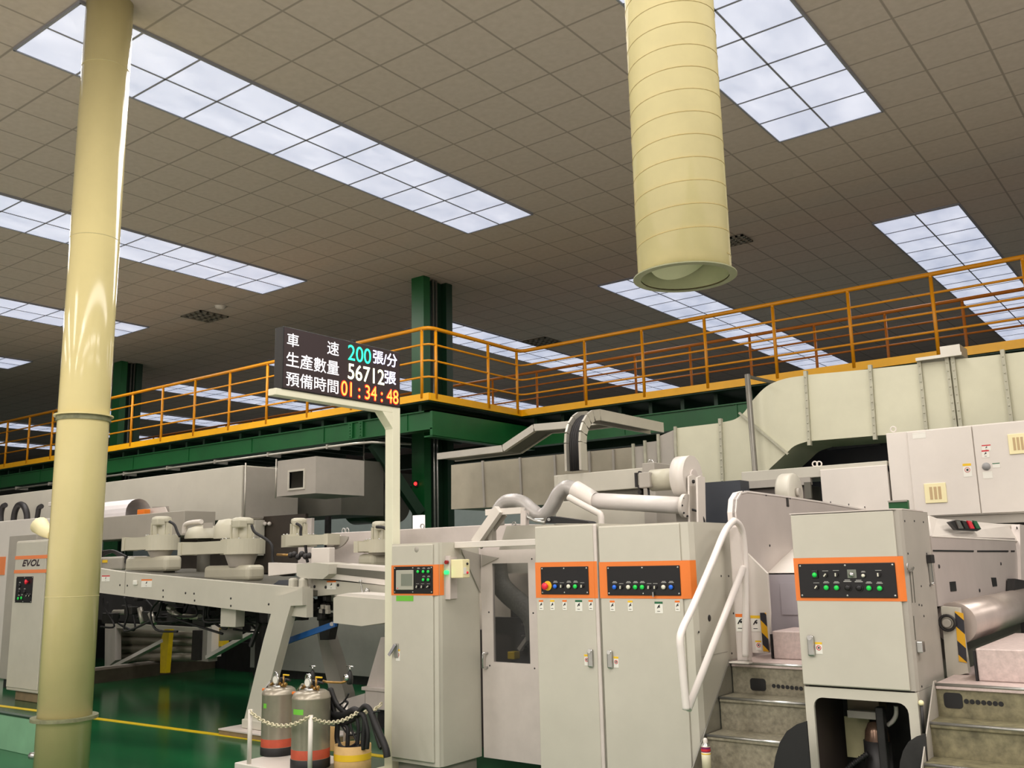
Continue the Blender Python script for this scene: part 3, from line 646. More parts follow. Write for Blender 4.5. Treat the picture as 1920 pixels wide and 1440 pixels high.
MB().lathe([(0, .003), (.022, .002), (.024, 0)], (at(783, 1030, Y=Y1).x, Y1-.012, at(783, 1030, Y=Y1).z), (0, -1, 0), 20).build('round_plug', GREYP, dr)
# indicator box on its side
t = thing('indicator_box', 'small cream switch box with red and green lamps on the side of the touch-screen cabinet', 'switch box', (CX1, 5.66, 1.45))
bx0, bx1 = CX1+.05, CX1+.17; by0, by1 = 5.62, 5.71
zt_, zb_ = at(850, 1049, Y=5.62).z, at(850, 1084, Y=5.62).z
MB().box(CX1+.001, CX1+.05, 5.61, 5.62, zb_-.16, zt_+.03).box(CX1+.001, CX1+.012, 5.62, 5.74, zb_-.16, zt_+.02).build('bracket', PALE, t)
bo = MB().box(bx0, bx1, by0, by1, zb_, zt_, .006).build('housing', VENTC, t)
for zz in (zt_-.035, zb_+.04): MB().sphere((bx1+.004, by0+.055, zz), .01).build('button', DARK if zz > 1.55 else BRED, bo)
MB().box(bx1, bx1+.002, by0+.012, by0+.045, zb_+.03, zb_+.08).build('label', LABEL, bo)
MB().cyl((CX1+.03, 5.605, zt_-.02), (CX1+.03, 5.585, zt_-.02), .015, seg=14).build('red_lamp', LAMPR, t)
MB().cyl((CX1+.03, 5.605, zb_+.045), (CX1+.03, 5.58, zb_+.045), .016, seg=14).build('green_lamp', LAMPG, t)

# --- recessed guard door with window between the cabinets
YG = 6.03; gx0, gx1 = CX1+.02, -3.80
t = thing('guard_door', 'beige machine guard door with tall dark mesh window, between the touch-screen and orange-band cabinets', 'door panel', ((gx0+gx1)/2, YG, .09))
wx0, wx1, wz0, wz1 = RY(924, 1056, 992, 1243, YG); gt = at(940, 1031, Y=YG).z
m = MB(); m.box(gx0, wx0, YG, YG+.03, .09, gt).box(wx1, gx1, YG, YG+.03, .09, gt).box(wx0, wx1, YG, YG+.03, .09, wz0).box(wx0, wx1, YG, YG+.03, wz1, gt).build('door_leaf', PALE, t)
gl = bpy.data.materials.new('smoked_window'); gl.use_nodes = True; gb = gl.node_tree.nodes['Principled BSDF']; gb.inputs['Base Color'].default_value = (.05, .05, .05, 1); gb.inputs['Alpha'].default_value = .3; gb.inputs['Roughness'].default_value = .08
MB().box(wx0, wx1, YG+.010, YG+.014, wz0, wz1).build('window_pane', gl, t)
m = MB()
for xx in (wx0-.04, wx1+.04):
    for zz in (wz0-.03, (wz0+wz1)/2, wz1+.03): m.lathe([(0, .005), (.006, .003), (.007, 0)], (xx, YG, zz), (0, -1, 0), 8)
m.build('screws', DARK, t)
a, b = at(905, 1225, Y=YG-.04), at(905, 1252, Y=YG-.04)
MB().tube([a+V((.02, .04, 0)), a, a-V((0, 0, .02)), b, b+V((.02, .04, 0))], .008, 8).build('door_handle', CHROME, t)
# what is seen behind the window
t = thing('guarded_mechanism', 'dark machine interior seen through the tall window of the guard door', 'machine', (-4.3, 6.4, .3))
MB().box(gx0-1.1, gx1-.02, 6.75, 6.8, 1.0, 1.64).build('back_plate', mat('machine_interior_beige', (206, 196, 184), .6, noise=.1, scale=4), t)
MB().box(gx0-1.1, gx1-.02, 6.7, 6.8, 0, 1.0).build('lower_back_plate', mat('machine_interior_dark', (58, 48, 48), .6, noise=.2, scale=4), t)
MB().box(gx0+.05, gx1-.05, 6.35, 6.7, wz0-.2, wz0+.42).build('drum_housing', DARK, t)
a = at(930, 1185, Y=6.3); MB().box(a.x-.05, a.x+.45, 6.3, 6.36, a.z-.02, a.z+.12).build('cross_bar', DARK, t)
MB().bar(at(975, 1218, Y=6.28), at(996, 1188, Y=6.28), .03, .05, (0, 1, 0)).build('linkage', GREYP, t)
MB().box(*[v for q in ((at(951, 1224, Y=6.25).x, at(964, 1224, Y=6.25).x),) for v in q], 6.25, 6.33, at(955, 1236, Y=6.25).z, at(955, 1222, Y=6.25).z, .006).build('yellow_block', YEL, t)
m = MB()
for k in range(5): m.cyl((gx0+.2, 6.3, wz0+.1+k*.085), (gx1-.1, 6.3, wz0+.1+k*.085), .012, seg=8)
m.build('roller_bars', mat('dull_rollers', (88, 82, 80), .4, metal=.4, noise=.2), t)
t = thing('perforated_hose', 'curved grey perforated hose guard inside the window of the guard door', 'hose', at(935, 1075, Y=6.2))
P = spline(PY([(931, 1048), (933, 1075), (940, 1098), (955, 1115), (975, 1132), (990, 1146), (1001, 1166), (1006, 1200)], 6.22), 6)
MB().tube(P, .085, 16).build('hose_body', MESHG, t)
# white rail bar across the top of the door, gusset and lifting arm
t = thing('rail_bar', 'white horizontal box bar with triangular gusset above the guard door', 'bar', (-4.95, 5.9, 1.7))
a, b = at(861, 1016, Y=5.72), at(861, 1027.5, Y=5.72)
MB().box(CX1+.002, -3.832, 5.72, 5.80, b.z, a.z, .004).build('bar', WHITE, t)
MB().prism([at(864, 1030, X=-4.944), at(901, 1040, X=-4.944), at(900, 1112, X=-4.944)], (.006, 0, 0)).build('gusset', GREYP, t)
MB().prism([at(903, 1040, Y=6.02), at(935, 1046, Y=6.02), at(903, 1062, Y=6.02)], (0, .006, 0)).build('gusset', GREYP, t)
t = thing('lifting_arm', 'white cranked lifting arm leaning up behind the rail bar under the silver hose', 'machine arm', at(890, 1018, Y=6.08))
MB().bar(at(892, 1018, Y=6.06), at(936, 955, Y=6.06), .075, .055, (0, 1, 0)).build('sloping_arm', WHITE, t)
MB().bar(at(897, 1022, Y=6.14), at(944, 960, Y=6.14), .09, .02, (0, 1, 0)).build('arm_side', GREYP, t)
MB().bar(at(914, 961, Y=6.1), at(980, 957, Y=6.1), .05, .06, (0, 1, 0)).build('head_bar', WHITE, t)
m = MB(); m.bar(at(984, 957, Y=6.1), at(984, 985, Y=6.1), .05, .05, (0, 1, 0)); m.build('drop_leg', PALE, t)
m = MB(); m.tube(PY([(983, 957), (990, 970), (1003, 976), (1022, 980)], 6.1), .014, 8); m.tube(PY([(986, 962), (996, 974), (1020, 974)], 6.1), .01, 8); m.build('linkage', STEEL, t)
MB().box(*RY(918, 990, 925, 1012, 6.12)[:2], 6.1, 6.16, at(920, 1018, Y=6.12).z, at(920, 985, Y=6.12).z).build('web_plate', GREYP, t)
# cream panel behind
x0, x1, z0, z1 = RY(941, 985, 1002, 1018, 6.35)
t = thing('cream_housing', 'cream machine housing with sloping left edge behind the white rail bar', 'machine housing', (x0, 6.35, 1))
MB().prism([(x0+.05, 6.35, z1), (x1+.2, 6.35, z1-.005), (x1+.2, 6.35, 1.5), (x0-.12, 6.35, 1.5)], (0, .3, 0)).build('panel', BEIGE, t)
MB().ring((at(964, 983, Y=6.4).x, 6.4, z1+.015), (0, 1, 0), .018, .005, 14, 6).build('lifting_eye', STEEL, t)
x0, x1, z0, z1 = RY(938, 1042, 1000, 1400, 6.9)

# --- two orange-band cabinets
def band_cab(name, label, px0, px1, Y, yback, chamfer, zt, zb, parts):
    xa, xb = px0, px1
    t = thing(name, label, 'cabinet', ((xa+xb)/2, (Y+yback)/2, 0))
    c = chamfer
    poly = [(xa, Y+.004), (xb-c, Y+.004), (xb-c*.3, Y+c*.3), (xb, Y+c), (xb, yback), (xa, yback)]
    MB().zprism(poly, zb, zt).build('body', BEIGE, t)
    return t
Y2 = 5.27; S = -3.316
t = band_cab('control_cabinet', 'narrow beige cabinet with orange band and emergency stop, left of the pair', -3.826, S-.004, Y2, 5.72, .012, 1.832, .07, None)
MB().box(-3.8, S-.03, Y2+.04, 5.7, 0, .07).build('plinth', GREYP, t)
dr = MB().box(-3.820, S-.034, Y2-.01, Y2+.004, .1, 1.826, .005).build('door', BEIGE, t)
MB().box(S-.034, S-.007, Y2-.014, Y2+.004, .1, 1.826, .01).build('edge_moulding', PALE, t)
MB().strip([(-3.822, Y2-.012), (S-.035, Y2-.012), (S-.030, Y2-.0155), (S-.008, Y2-.0155)], ZB0, ZB1).build('orange_band', ORANGE, t)
cp = panel_plate(1015, 1062.5, 1104, 1114.5, Y2-.012, dr)
YQ = Y2-.018
p = at(1024.5, 1099, Y=YQ)
es = MB().cyl((p.x+.012, YQ-.004, p.z+.002), (p.x+.012, YQ, p.z+.002), .032, seg=20).build('emergency_stop', LYEL, cp); MB().lathe([(0, .04), (.018, .038), (.024, .03), (.022, .024), (.012, .018), (.012, 0)], (p.x+.006, YQ, p.z), (0, -1, 0), 18).build('mushroom_head', BRED, es)
for px, k in ((1041.7, BBLUE), (1067, BWHITE), (1079.5, BGREEN)): button(px, 1099.5, YQ, k, cp, .0135)
for px in (1053.7, 1092): selector(px, 1099, YQ, cp, .1)
bar_handle(1108.5, 1217, 1251, Y2-.01, dr); nosticker(1096, 1227, 1104.5, 1248, Y2-.0105, dr)
for px0, tp in ((1011, LORG), (1032, LYEL), (1055, LORG), (1104, LORG)): sticker(px0, 1125, px0+8, 1144, Y2-.0105, dr, tp)
sticker(1079, 1125, 1092, 1146, Y2-.0105, dr, LGRN, 'safety_label')
t = band_cab('control_cabinet', 'wide beige cabinet with orange band and nine-button row, behind the white handrail', S+.004, -2.656, Y2, 5.85, .06, 1.815, .07, None)
MB().box(S+.03, -2.69, Y2+.05, 5.7, 0, .07).build('plinth', GREYP, t)
dr = MB().box(S+.008, -2.656-.066, Y2-.01, Y2+.004, .1, 1.808, .005).build('door', BEIGE, t)
MB().strip([(S+.006, Y2-.012), (-2.721, Y2-.012), (-2.674, Y2+.016), (-2.6545, Y2+.058)], ZB0, ZB1-.006).build('orange_band', ORANGE, t)
cp = panel_plate(1139, 1061, 1276, 1116.5, Y2-.012, dr)
for px, k in ((1153, BBLUE), (1179, BWHITE), (1192, BGREEN), (1205, BGREEN), (1245, BWHITE), (1259, BBLUE)): button(px, 1100.8, YQ, k, cp, .0135)
for px in (1165, 1217.5, 1229): selector(px, 1101, YQ, cp, .1)
p = at(1226, 1110, Y=YQ); MB().box(p.x-.004, p.x+.004, YQ-.014, YQ-.004, p.z-.03, p.z).build('key', STEEL, cp)
bar_handle(1145, 1219, 1253, Y2-.01, dr); nosticker(1151, 1231, 1160, 1252, Y2-.0105, dr)
for px0, tp in ((1144, LORG), (1177.5, LYEL), (1266, LORG)): sticker(px0, 1126, px0+9, 1146, Y2-.0105, dr, tp)
sticker(1228, 1128, 1243, 1150, Y2-.0105, dr, LGRN, 'safety_label')
xs = -2.656
m = MB()
for py, pz in ((1352, 1080), (1366, 1080), (1310, 1185), (1372, 1225), (1375, 1150)):
    q = at(py, pz, X=xs); m.lathe([(0, .004), (.006, .003), (.007, 0)], q, (1, 0, 0), 8)
m.build('screws', DARK, t)
q = at(1330, 1159, X=xs); MB().lathe([(0, .002), (.02, .002), (.021, 0)], q, (1, 0, 0), 18).build('round_port', DARK, t)
MB().box(xs, xs+.002, 5.33, 5.7, at(1360, 1222, X=xs).z-.003, at(1360, 1222, X=xs).z).build('panel_seam', GREYP, t)

# --- fan, hose and pipes above
t = thing('flexible_hose', 'silver corrugated flexible hose snaking over the lifting arm to the white pipe', 'hose', at(930, 955, Y=6.4))
HP = spline(PY([(933, 985), (932, 965), (945, 944), (962, 939), (980, 943), (996, 956), (1011, 966), (1025, 963), (1037, 946), (1048, 926), (1064, 914), (1084, 922)], 6.4), 14)
MB().tube(HP, .062, 18, rfun=lambda u: .062+.0022*math.sin(u*520)).build('hose_body', DUCTF, t)
t = thing('blower_pipe', 'straight white blower pipe with cuff and end flange above the pair of cabinets', 'pipe', at(1112, 938, Y=6.4))
a, b, c = at(1078, 917, Y=6.38), at(1114, 939, Y=6.38), at(1281, 948, Y=6.38)
MB().tube([a, a+(b-a)*.5, b+V((.0, 0, .0)), b+(c-b)*.02], .073, 20).build('cuff', WHITE, t)
MB().cyl(b, c, .064, seg=24).build('tube', HOSEW, t)
dd = (c-b).normalized(); MB().cyl(c-dd*.0, c+dd*.03, .088, seg=28).build('end_flange', WHITE, t)
m = MB()
for k in range(8): m.sphere(c+dd*.03+V((0, math.cos(k*.785)*.076, math.sin(k*.785)*.076)), .008)
m.build('flange_bolts', DARK, t)
t = thing('pipe_prop', 'bent white tube prop under the white blower pipe', 'tube', at(1128, 980, Y=6.25))
MB().tube(spline(PY([(1066, 932), (1095, 948), (1118, 960), (1126, 966), (1128, 985), (1128, 1030)], 6.25), 5), .026, 10).build('tube', WHITE, t)
t = thing('bellows_wedge', 'black rubber wedge lying on top of the orange-band cabinet under the hose', 'wedge', at(1030, 980, Y=5.9))
P = PY([(1022, 981), (1026, 970), (1034, 968), (1100, 977), (1106, 981)], 5.62); MB().prism(P, (0, .1, 0)).build('body', RUBBER, t); MB().cyl(at(1029, 974, Y=5.61), at(1029, 974, Y=5.60), .012, seg=10).build('pivot_bolt', STEEL, t)

# --- dryer housing behind
YM = 6.9
x0, x1, z0, z1 = RY(1045, 884, 1208, 958, YM)
t = thing('dryer_housing', 'cream stacked machine housing behind the white blower pipe, with arched cable tray on top', 'machine housing', ((x0+x1)/2, YM, 1.2))
MB().box(x0, x1, YM, 7.3, at(1120, 921, Y=YM).z, z1, .006).build('upper_cover', BEIGE, t)
MB().box(x0+.04, x1-.06, YM+.04, 7.28, at(1120, 936, Y=YM).z, at(1120, 921, Y=YM).z).build('gap', DGREY, t)
MB().box(x0-.02, x1, YM-.01, 7.3, 0, at(1120, 936, Y=YM).z, .006).build('lower_cover', BEIGE, t)
MB().box(x0-.05, x0, YM+.02, YM+.2, at(1050, 920, Y=YM).z, at(1050, 890, Y=YM).z, .01).build('left_knuckle', BEIGE, t)
x2 = at(1200, 900, Y=YM).x
MB().box(x1+.001, at(1240, 880, Y=YM+.1).x, YM-.02, 7.5, 0, at(1215, 868, Y=YM).z, .006).build('end_box', GREYP, t)
m = MB()
for py in (887, 913, 923): 
    q = at(1201, py, Y=YM-.02); m.cyl(q, q+V((0, -.02, 0)), .017, seg=12)
m.build('bolts', DARK, t)
q = at(1193, 900, Y=YM-.03); MB().bar(q+V((0, 0, .06)), q-V((0, 0, .06)), .02, .02, (0, 1, 0)).build('latch', DARK, t)
MB().ring(at(1220, 868, Y=YM+.1), (0, 1, 0), .025, .007, 16, 6).build('lifting_eye', STEEL, t)
# fan
t = thing('blower_fan', 'white disc-shaped blower fan with motor and support plates above the wide orange-band cabinet', 'fan', at(1290, 980, Y=6.6))
fc = at(1274, 897, Y=6.55); ax = V((1, 0, 0))
MB().cyl(fc, fc+V((.115, 0, 0)), .168, seg=48).build('fan_casing', WHITE, t)
MB().cyl(fc+V((.115, 0, 0)), fc+V((.128, 0, 0)), .06, seg=24).build('hub', PALE, t)
MB().cyl(fc-V((.24, 0, 0)), fc-V((.0, 0, 0)), .085, seg=24).build('motor', FANG, t)
MB().box(fc.x-.3, fc.x-.2, fc.y-.11, fc.y-.02, fc.z-.06, fc.z+.06, .008).build('terminal_box', GREYP, t)
for pa, pb, py_ in ((1292, 1305, 893), (1308, 1322, 895)):
    xp = fc.x+(.145 if pa < 1300 else .23); MB().prism([at(pa, py_, X=xp), at((pa+pb)/2, py_-3, X=xp), at(pb, py_, X=xp), at(pb+2, 1000, X=xp), at(pa+2, 1000, X=xp)], (-.014, 0, 0)).build('support_plate', WHITE, t)
q = at(1299, 903, X=fc.x+.145); MB().cyl(q, q+V((.012, 0, 0)), .014, seg=12).build('pivot_bolt', DARK, t)
MB().tube(spline([fc+V((-.25, -.05, -.06)), fc+V((-.2, -.06, -.2)), fc+V((.1, -.1, -.24)), fc+V((.22, -.1, -.3)), fc+V((.24, -.06, -.5))], 6), .009, 7).build('cable', RUBBER, t)
MB().box(fc.x-.02, fc.x+.1, 6.5, 6.7, 0, fc.z-.16).build('pedestal', GREYP, t)
# dark navy panel behind fan
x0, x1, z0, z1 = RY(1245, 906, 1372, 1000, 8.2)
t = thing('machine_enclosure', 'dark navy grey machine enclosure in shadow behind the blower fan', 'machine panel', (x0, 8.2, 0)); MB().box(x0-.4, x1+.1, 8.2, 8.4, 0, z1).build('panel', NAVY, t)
# long pale housing behind the touch-screen cabinet
x0, x1, z0, z1 = RY(590, 995, 1010, 1200, 7.1)
t = thing('long_housing', 'long pale machine housing with eye bolts behind the sign post and the guard door', 'machine housing', ((x0+x1)/2, 7.1, 0))
ztl, ztr = at(620, 1000, Y=7.1).z, at(940, 982, Y=7.1).z
MB().box(at(620, 1000, Y=7.1).x, x1-.3, 7.1, 7.9, 1.2, (ztl+ztr)/2, .008).build('cover', PALE, t); MB().box(-5.3, -4.9, 7.3, 7.8, 0, 1.2).build('pedestal', DGREY, t)
for px, py in ((651, 996), (644, 996), (792, 988)):
    q = at(px, py, Y=7.15); MB().ring((q.x, 7.15, (ztl+ztr)/2+.02), (0, 1, 0), .025, .007, 16, 6).build('lifting_eye', STEEL, t)
q = at(783, 985, Y=7.3); MB().box(q.x-.07, q.x+.07, 7.3, 7.34, (ztl+ztr)/2, at(783, 966, Y=7.3).z).build('white_plate', mat('glowing_white_plate', (250, 250, 250), .5, noise=0, emit=.3), t)  # plate given a weak glow of its own, not a lamp
# ================================================================== stairs, handrail, right-hand machines
def curve_plate(px_list, Y, th, name, label, m_):
    P = PY(px_list, Y); t = thing(name, label, 'splash guard', (sum(p.x for p in P)/len(P), Y, 0)); MB().prism(P, (0, th, 0)).build('flap', m_, t)
    return t
def staircase(name, label, xl, xr, noses, land_back, holes_px, mt):
    """noses: (y, z) from the landing edge downward"""
    t = thing(name, label, 'stairs', ((xl+xr)/2, noses[0][0], 0))
    for k in range(len(noses)):
        y, z = noses[k]; yb = land_back if k == 0 else noses[k-1][0]+.002
        o = MB().box(xl, xr, y-.012, yb, z-.03, z, .004).build('landing' if k == 0 else 'tread', CHECK if k == 0 else mt, t)
        zl = noses[k+1][1] if k+1 < len(noses) else 0
        r = MB().box(xl, xr, y+.0, y+.012, zl, z-.03).build('riser', mt, t)
        MB().cyl((xl, y-.006, z-.008), (xr, y-.006, z-.008), .009, seg=8).build('nosing', STEEL, o)
        if k == 0 and holes_px:
            sq, dots = holes_px; x0, x1, z0, z1 = RY(*sq, y); MB().rrect_y(x0, x1, z0, z1, y-.003, .003, .018).build('hand_hole', BLACK, r)
            m = MB()
            for i in range(7):
                q = at(dots[0]+(dots[2]-dots[0])*i/6, dots[1]+(dots[3]-dots[1])*i/6, Y=y); m.cyl((q.x, y-.003, q.z), (q.x, y+.002, q.z), .012, seg=12)
            m.build('vent_holes', BLACK, r)
    return t
sx0, sx1 = -2.645, -1.975
n0 = at(1372, 1240, X=sx0); n1 = at(1351, 1303, X=sx0); n2 = at(1326, 1376, X=sx0); ry = (n0.y-n2.y)/2; rz = (n0.z-n2.z)/2
nos = [(n0.y-ry*k, n0.z-rz*k) for k in range(5)]
t = staircase('stairs', 'speckled steel stairs with square hole in the top riser, beside the white handrail', sx0, sx1, nos, 7.4, ((1407, 1272, 1436, 1295), (1451, 1286, 1502, 1291)), TREAD)
P = [(sx0-.004, y-.015, z) for y, z in nos]
MB().prism([(sx0-.004, nos[0][0]+.1, nos[0][1]+.01), (sx0-.004, nos[0][0]-.02, nos[0][1]+.01), (sx0-.004, nos[4][0]-.05, nos[4][1]-.02), (sx0-.004, nos[4][0]-.05, .0), (sx0-.004, nos[0][0]+.1, 0)], (-.006, 0, 0)).build('stringer', STEEL, t)
# spray can on the lower tread
sc = at(1321, 1440, X=-2.585); ct = at(1321, 1382, X=-2.585)
scz = nos[3][1]; sp_ = at(1322, 1383, X=-2.57); cx_, cy_ = sp_.x, sp_.y
h = max(.17, sp_.z-scz)
t = thing('spray_can', 'white and red aerosol spray can with purple band standing on the stair left edge', 'spray can', (cx_, nos[3][0]+.06, scz))
cy_ = nos[3][0]+.06
sp_ = at(1322, 1383, Y=cy_); cx_ = sp_.x; h = sp_.z-scz
rr = .0265
MB().cyl((cx_, cy_, scz+.001), (cx_, cy_, scz+h*.76), rr, seg=24).build('can_body', mat('can_cream', (226, 220, 190), .3, noise=.05), t)
MB().cyl((cx_, cy_, scz+h*.60), (cx_, cy_, scz+h*.75), rr+.0006, seg=24, caps=False).build('purple_band', mat('can_purple', (128, 40, 90), .35, noise=.1), t)
MB().cyl((cx_, cy_, scz+h*.63), (cx_, cy_, scz+h*.69), rr+.0010, seg=24, caps=False).build('red_band', LRED, t)
MB().cyl((cx_, cy_, scz+h*.54), (cx_, cy_, scz+h*.57), rr+.0008, seg=24, caps=False).build('yellow_band', LYEL, t)
MB().lathe([(rr, 0), (rr*.95, h*.03), (rr*.55, h*.09), (rr*.5, h*.1)], (cx_, cy_, scz+h*.76), seg=24).build('shoulder', STEEL, t)
MB().lathe([(rr*.5, 0), (rr*.48, h*.09), (rr*.3, h*.13), (0, h*.135)], (cx_, cy_, scz+h*.86), seg=18).build('nozzle_cap', WHITE, t)
# rubber flaps on both sides of the control cabinet
curve_plate([(1512, 1352), (1494, 1358), (1475, 1371), (1462, 1392), (1454, 1418), (1449, 1448), (1449, 1500), (1524, 1500)], 4.98, .012, 'rubber_guard', 'curved black rubber splash guard between the speckled stairs and the control cabinet', RUBBER)
tg = curve_plate([(1735, 1376), (1718, 1381), (1703, 1391), (1693, 1408), (1687, 1430), (1685, 1500), (1745, 1500)], 5.02, .012, 'rubber_guard', 'curved dark guard disc at the right foot of the control cabinet', DARK)
# handrail
XH = -2.52
def HX(l, X=XH): return [at(x, y, X=X) for x, y in l]
t = thing('handrail', 'white tubular stair handrail standing in front of the wide orange-band cabinet', 'handrail', at(1290, 1330, X=XH))
MB().tube(spline(HX([(1287, 1330), (1283, 1290), (1278, 1235), (1275, 1200), (1280, 1178), (1298, 1140), (1330, 1066), (1352, 1012), (1363, 990), (1374, 978)]), 6)+spline(HX([(1376, 976), (1386, 984), (1393, 1004), (1397, 1050), (1398, 1110), (1398, 1180), (1398, 1232)]), 6), .021, 12).build('upper_rail', RAILW, t)
MB().tube(HX([(1290, 1330), (1393, 1066)]), .021, 12).build('lower_rail', RAILW, t); MB().sphere(at(1393, 1066, X=XH), .021).build('rail_end', RAILW, t)
MB().box(XH-.1, XH+.03, at(1398, 1232, X=XH).y-.03, at(1398, 1232, X=XH).y+.03, nos[0][1], nos[0][1]+.008).build('foot_plate', WHITE, t)
t = thing('guard_post', 'white post with warning labels at the head of the speckled stairs beside the handrail', 'post', at(1385, 1230, X=-2.6))
yg0 = 5.72
x0, x1, z0, z1 = RY(1373, 985, 1397, 1232, yg0)
po = MB().box(x0, x1, yg0, yg0+.05, nos[0][1], z1, .012).build('post_body', PALE, t)
sticker(1380, 1151, 1396, 1184, yg0-.001, po, LORG)
# hazard-striped panel at the stair head
t = thing('stair_end_guard', 'white end guard with yellow and black hazard stripe at the head of the speckled stairs', 'panel', at(1425, 1225, Y=6.05))
x0, x1, z0, z1 = RY(1404, 1040, 1441, 1222, 6.05)
pb = MB().prism([at(1396, 1036, Y=6.05), at(1400, 1037, Y=6.05), at(1438, 1075, Y=6.05), at(1443, 1150, Y=6.05), at(1441, 1224, Y=6.05), at(1404, 1224, Y=6.05)], (0, .03, 0)).build('panel', WHITE, t)
MB().prism([at(1425, 1149, Y=6.045), at(1436, 1149, Y=6.045), at(1442, 1222, Y=6.045), at(1431, 1221, Y=6.045)], (0, .004, 0)).build('hazard_stripe', HAZ, t)
sticker(1408, 1154, 1426, 1184, 6.049, pb, LYEL); nosticker(1417, 1201, 1428, 1219, 6.049, pb)
# rounded side plate of the printing unit
XPL = -2.64
t = thing('unit_side_plate', 'large warm grey machine side plate with rounded white edge and sloping top, behind the handrail', 'machine side plate', at(1380, 1230, X=XPL))
top = HX([(1382, 1010), (1378, 960), (1380, 936), (1388, 923), (1400, 920), (1460, 928), (1540, 940), (1622, 955)], XPL); e = top[-1]
MB().prism(top+[V((XPL, e.y, .9)), V((XPL, top[0].y, .9))], (-.02, 0, 0)).build('plate', mat('warm_grey_side_plate', (200, 190, 184), .45, noise=.04), t)
m = MB(); Pp = top
for a, b in zip(Pp, Pp[1:]): m.prism([a+V((.006, 0, 0)), b+V((.006, 0, 0)), b+V((-.055, 0, 0)), a+V((-.055, 0, 0))], (b-a).cross(V((1, 0, 0))).normalized()*.012)
m.build('rounded_edge', RAILW, t)
m = MB()
for px, py in ((1393, 922), (1436, 928), (1481, 934), (1520, 938), (1557, 942), (1591, 946), (1621, 951), (1443, 1023)): m.lathe([(0, .006), (.008, .004), (.009, 0)], at(px, py, X=XPL), (1, 0, 0), 8)
m.build('bolts', DARK, t)
q = at(1476, 940, X=XPL); MB().box(XPL, XPL+.006, q.y-.02, q.y+.02, q.z-.04, q.z+.03, .003).build('slot', DARK, t)
# white hood on the landing
t = thing('sloping_hood', 'bright white sloping hood with grey front flap behind the stairs, left of the control cabinet', 'machine hood', at(1440, 1100, Y=6.6))
MB().prism([at(1397, 1030, Y=6.9), at(1520, 1029, Y=6.9), at(1530, 1073, Y=6.4), at(1436, 1074, Y=6.4)], (0, 0, -.012)).build('sloping_lid', WHITE, t)
MB().prism([at(1436, 1075, Y=6.4), at(1530, 1074, Y=6.4), at(1530, 1190, Y=6.4), at(1441, 1190, Y=6.4)], (0, .03, 0)).build('front_flap', mat('lilac_grey_flap', (172, 166, 172), .5, noise=.04), t)
m = MB(); a = at(1465, 1094, Y=6.39)
m.box(*RY(1464, 1093, 1530, 1153, 6.39)[:2], 6.392, 6.4, *RY(1464, 1093, 1530, 1153, 6.39)[2:]); m.build('flap_panel', mat('lilac_grey_flap', (172, 166, 172)), t)
t = thing('step_block', 'pinkish white step block on the landing beside the hazard stripe', 'step', at(1480, 1225, Y=5.98))
x0, x1, z0, z1 = RY(1449, 1184, 1512, 1224, 5.98)
MB().box(x0, x1+.2, 5.98, 6.35, nos[0][1]+.001, z1, .006).build('block', CHECK, t)
MB().box(x0-.012, x0-.001, 5.97, 6.0, nos[0][1]+.001, z1-.02).build('end_trim', BLACK, t)

# --- control cabinet on legs
Y3 = 5.15; xa, xb = -1.965, -1.378; zd = .912; zt = 1.822
t = thing('control_cabinet', 'free-standing beige control cabinet on open frame, orange band with two button rows', 'cabinet', ((xa+xb)/2, 5.4, 0))
c = .035
MB().zprism([(xa, Y3+.004), (xb-c, Y3+.004), (xb-c*.3, Y3+c*.3), (xb, Y3+c), (xb, 5.7), (xa, 5.7)], zd-.004, zt).build('body', GREYP, t)
dr = MB().box(xa, xb-c, Y3-.012, Y3+.004, zd, zt-.004, .005).build('door', BEIGE, t)
MB().prism([(xa-.004, Y3-.014, zt), (xb-c, Y3-.014, zt), (xb+.002, Y3+c, zt), (xb+.002, 5.6, zt-.0), (xb-.02, 5.71, zt-.03), (xa-.004, 5.71, zt)], (0, 0, .006)).build('lid', PALE, t)
MB().strip([(xa-.001, Y3-.0135), (xb-c, Y3-.0135), (xb-c*.3, Y3+c*.3-.002)], ZB0, ZB1-.006).build('orange_band', ORANGE, t)
cp = panel_plate(1499, 1056, 1681, 1121, Y3-.0135, dr); YQ = Y3-.0195
for x, y in ((440, 647), (517, 648), (760, 650), (840, 652)): button(1440+x/4, 940+y/4, YQ, BGREEN, cp, .0125)
for x, y, a in ((432, 553, .7), (512, 550, .05), (830, 550, .0), (365, 643, .7)): selector(1440+x/4, 940+y/4, YQ, cp, a)
button(1440+717/4, 940+557/4, YQ, BWHITE, cp, .009)
for x, y in ((600, 648), (685, 650)): button(1440+x/4, 940+y/4, YQ, BLACK, cp, .016, 'rotary_knob')
q = RY(1523, 1069, 1534, 1084, YQ); o = MB().box(q[0], q[1], YQ-.012, YQ, q[2], q[3], .003).build('illuminated_button', DARK, cp); MB().sphere(((q[0]+q[1])/2, YQ-.012, (q[2]+q[3])/2-.004), .013).build('lens', BGREEN, o)
q = RY(1589, 1068, 1606, 1084, YQ); o = MB().box(q[0], q[1], YQ-.004, YQ, q[2], q[3], .002).build('key_plate', SCREEN, cp); MB().lathe([(0, .016), (.012, .014), (.013, 0)], ((q[0]+q[1])/2, YQ-.003, (q[2]+q[3])/2-.004), (0, -1, 0), 14).build('key_switch', CHROME, o)
bar_handle(1521.5, 1191, 1230, Y3-.012, dr); nosticker(1529, 1204, 1542, 1226, Y3-.0125, dr)
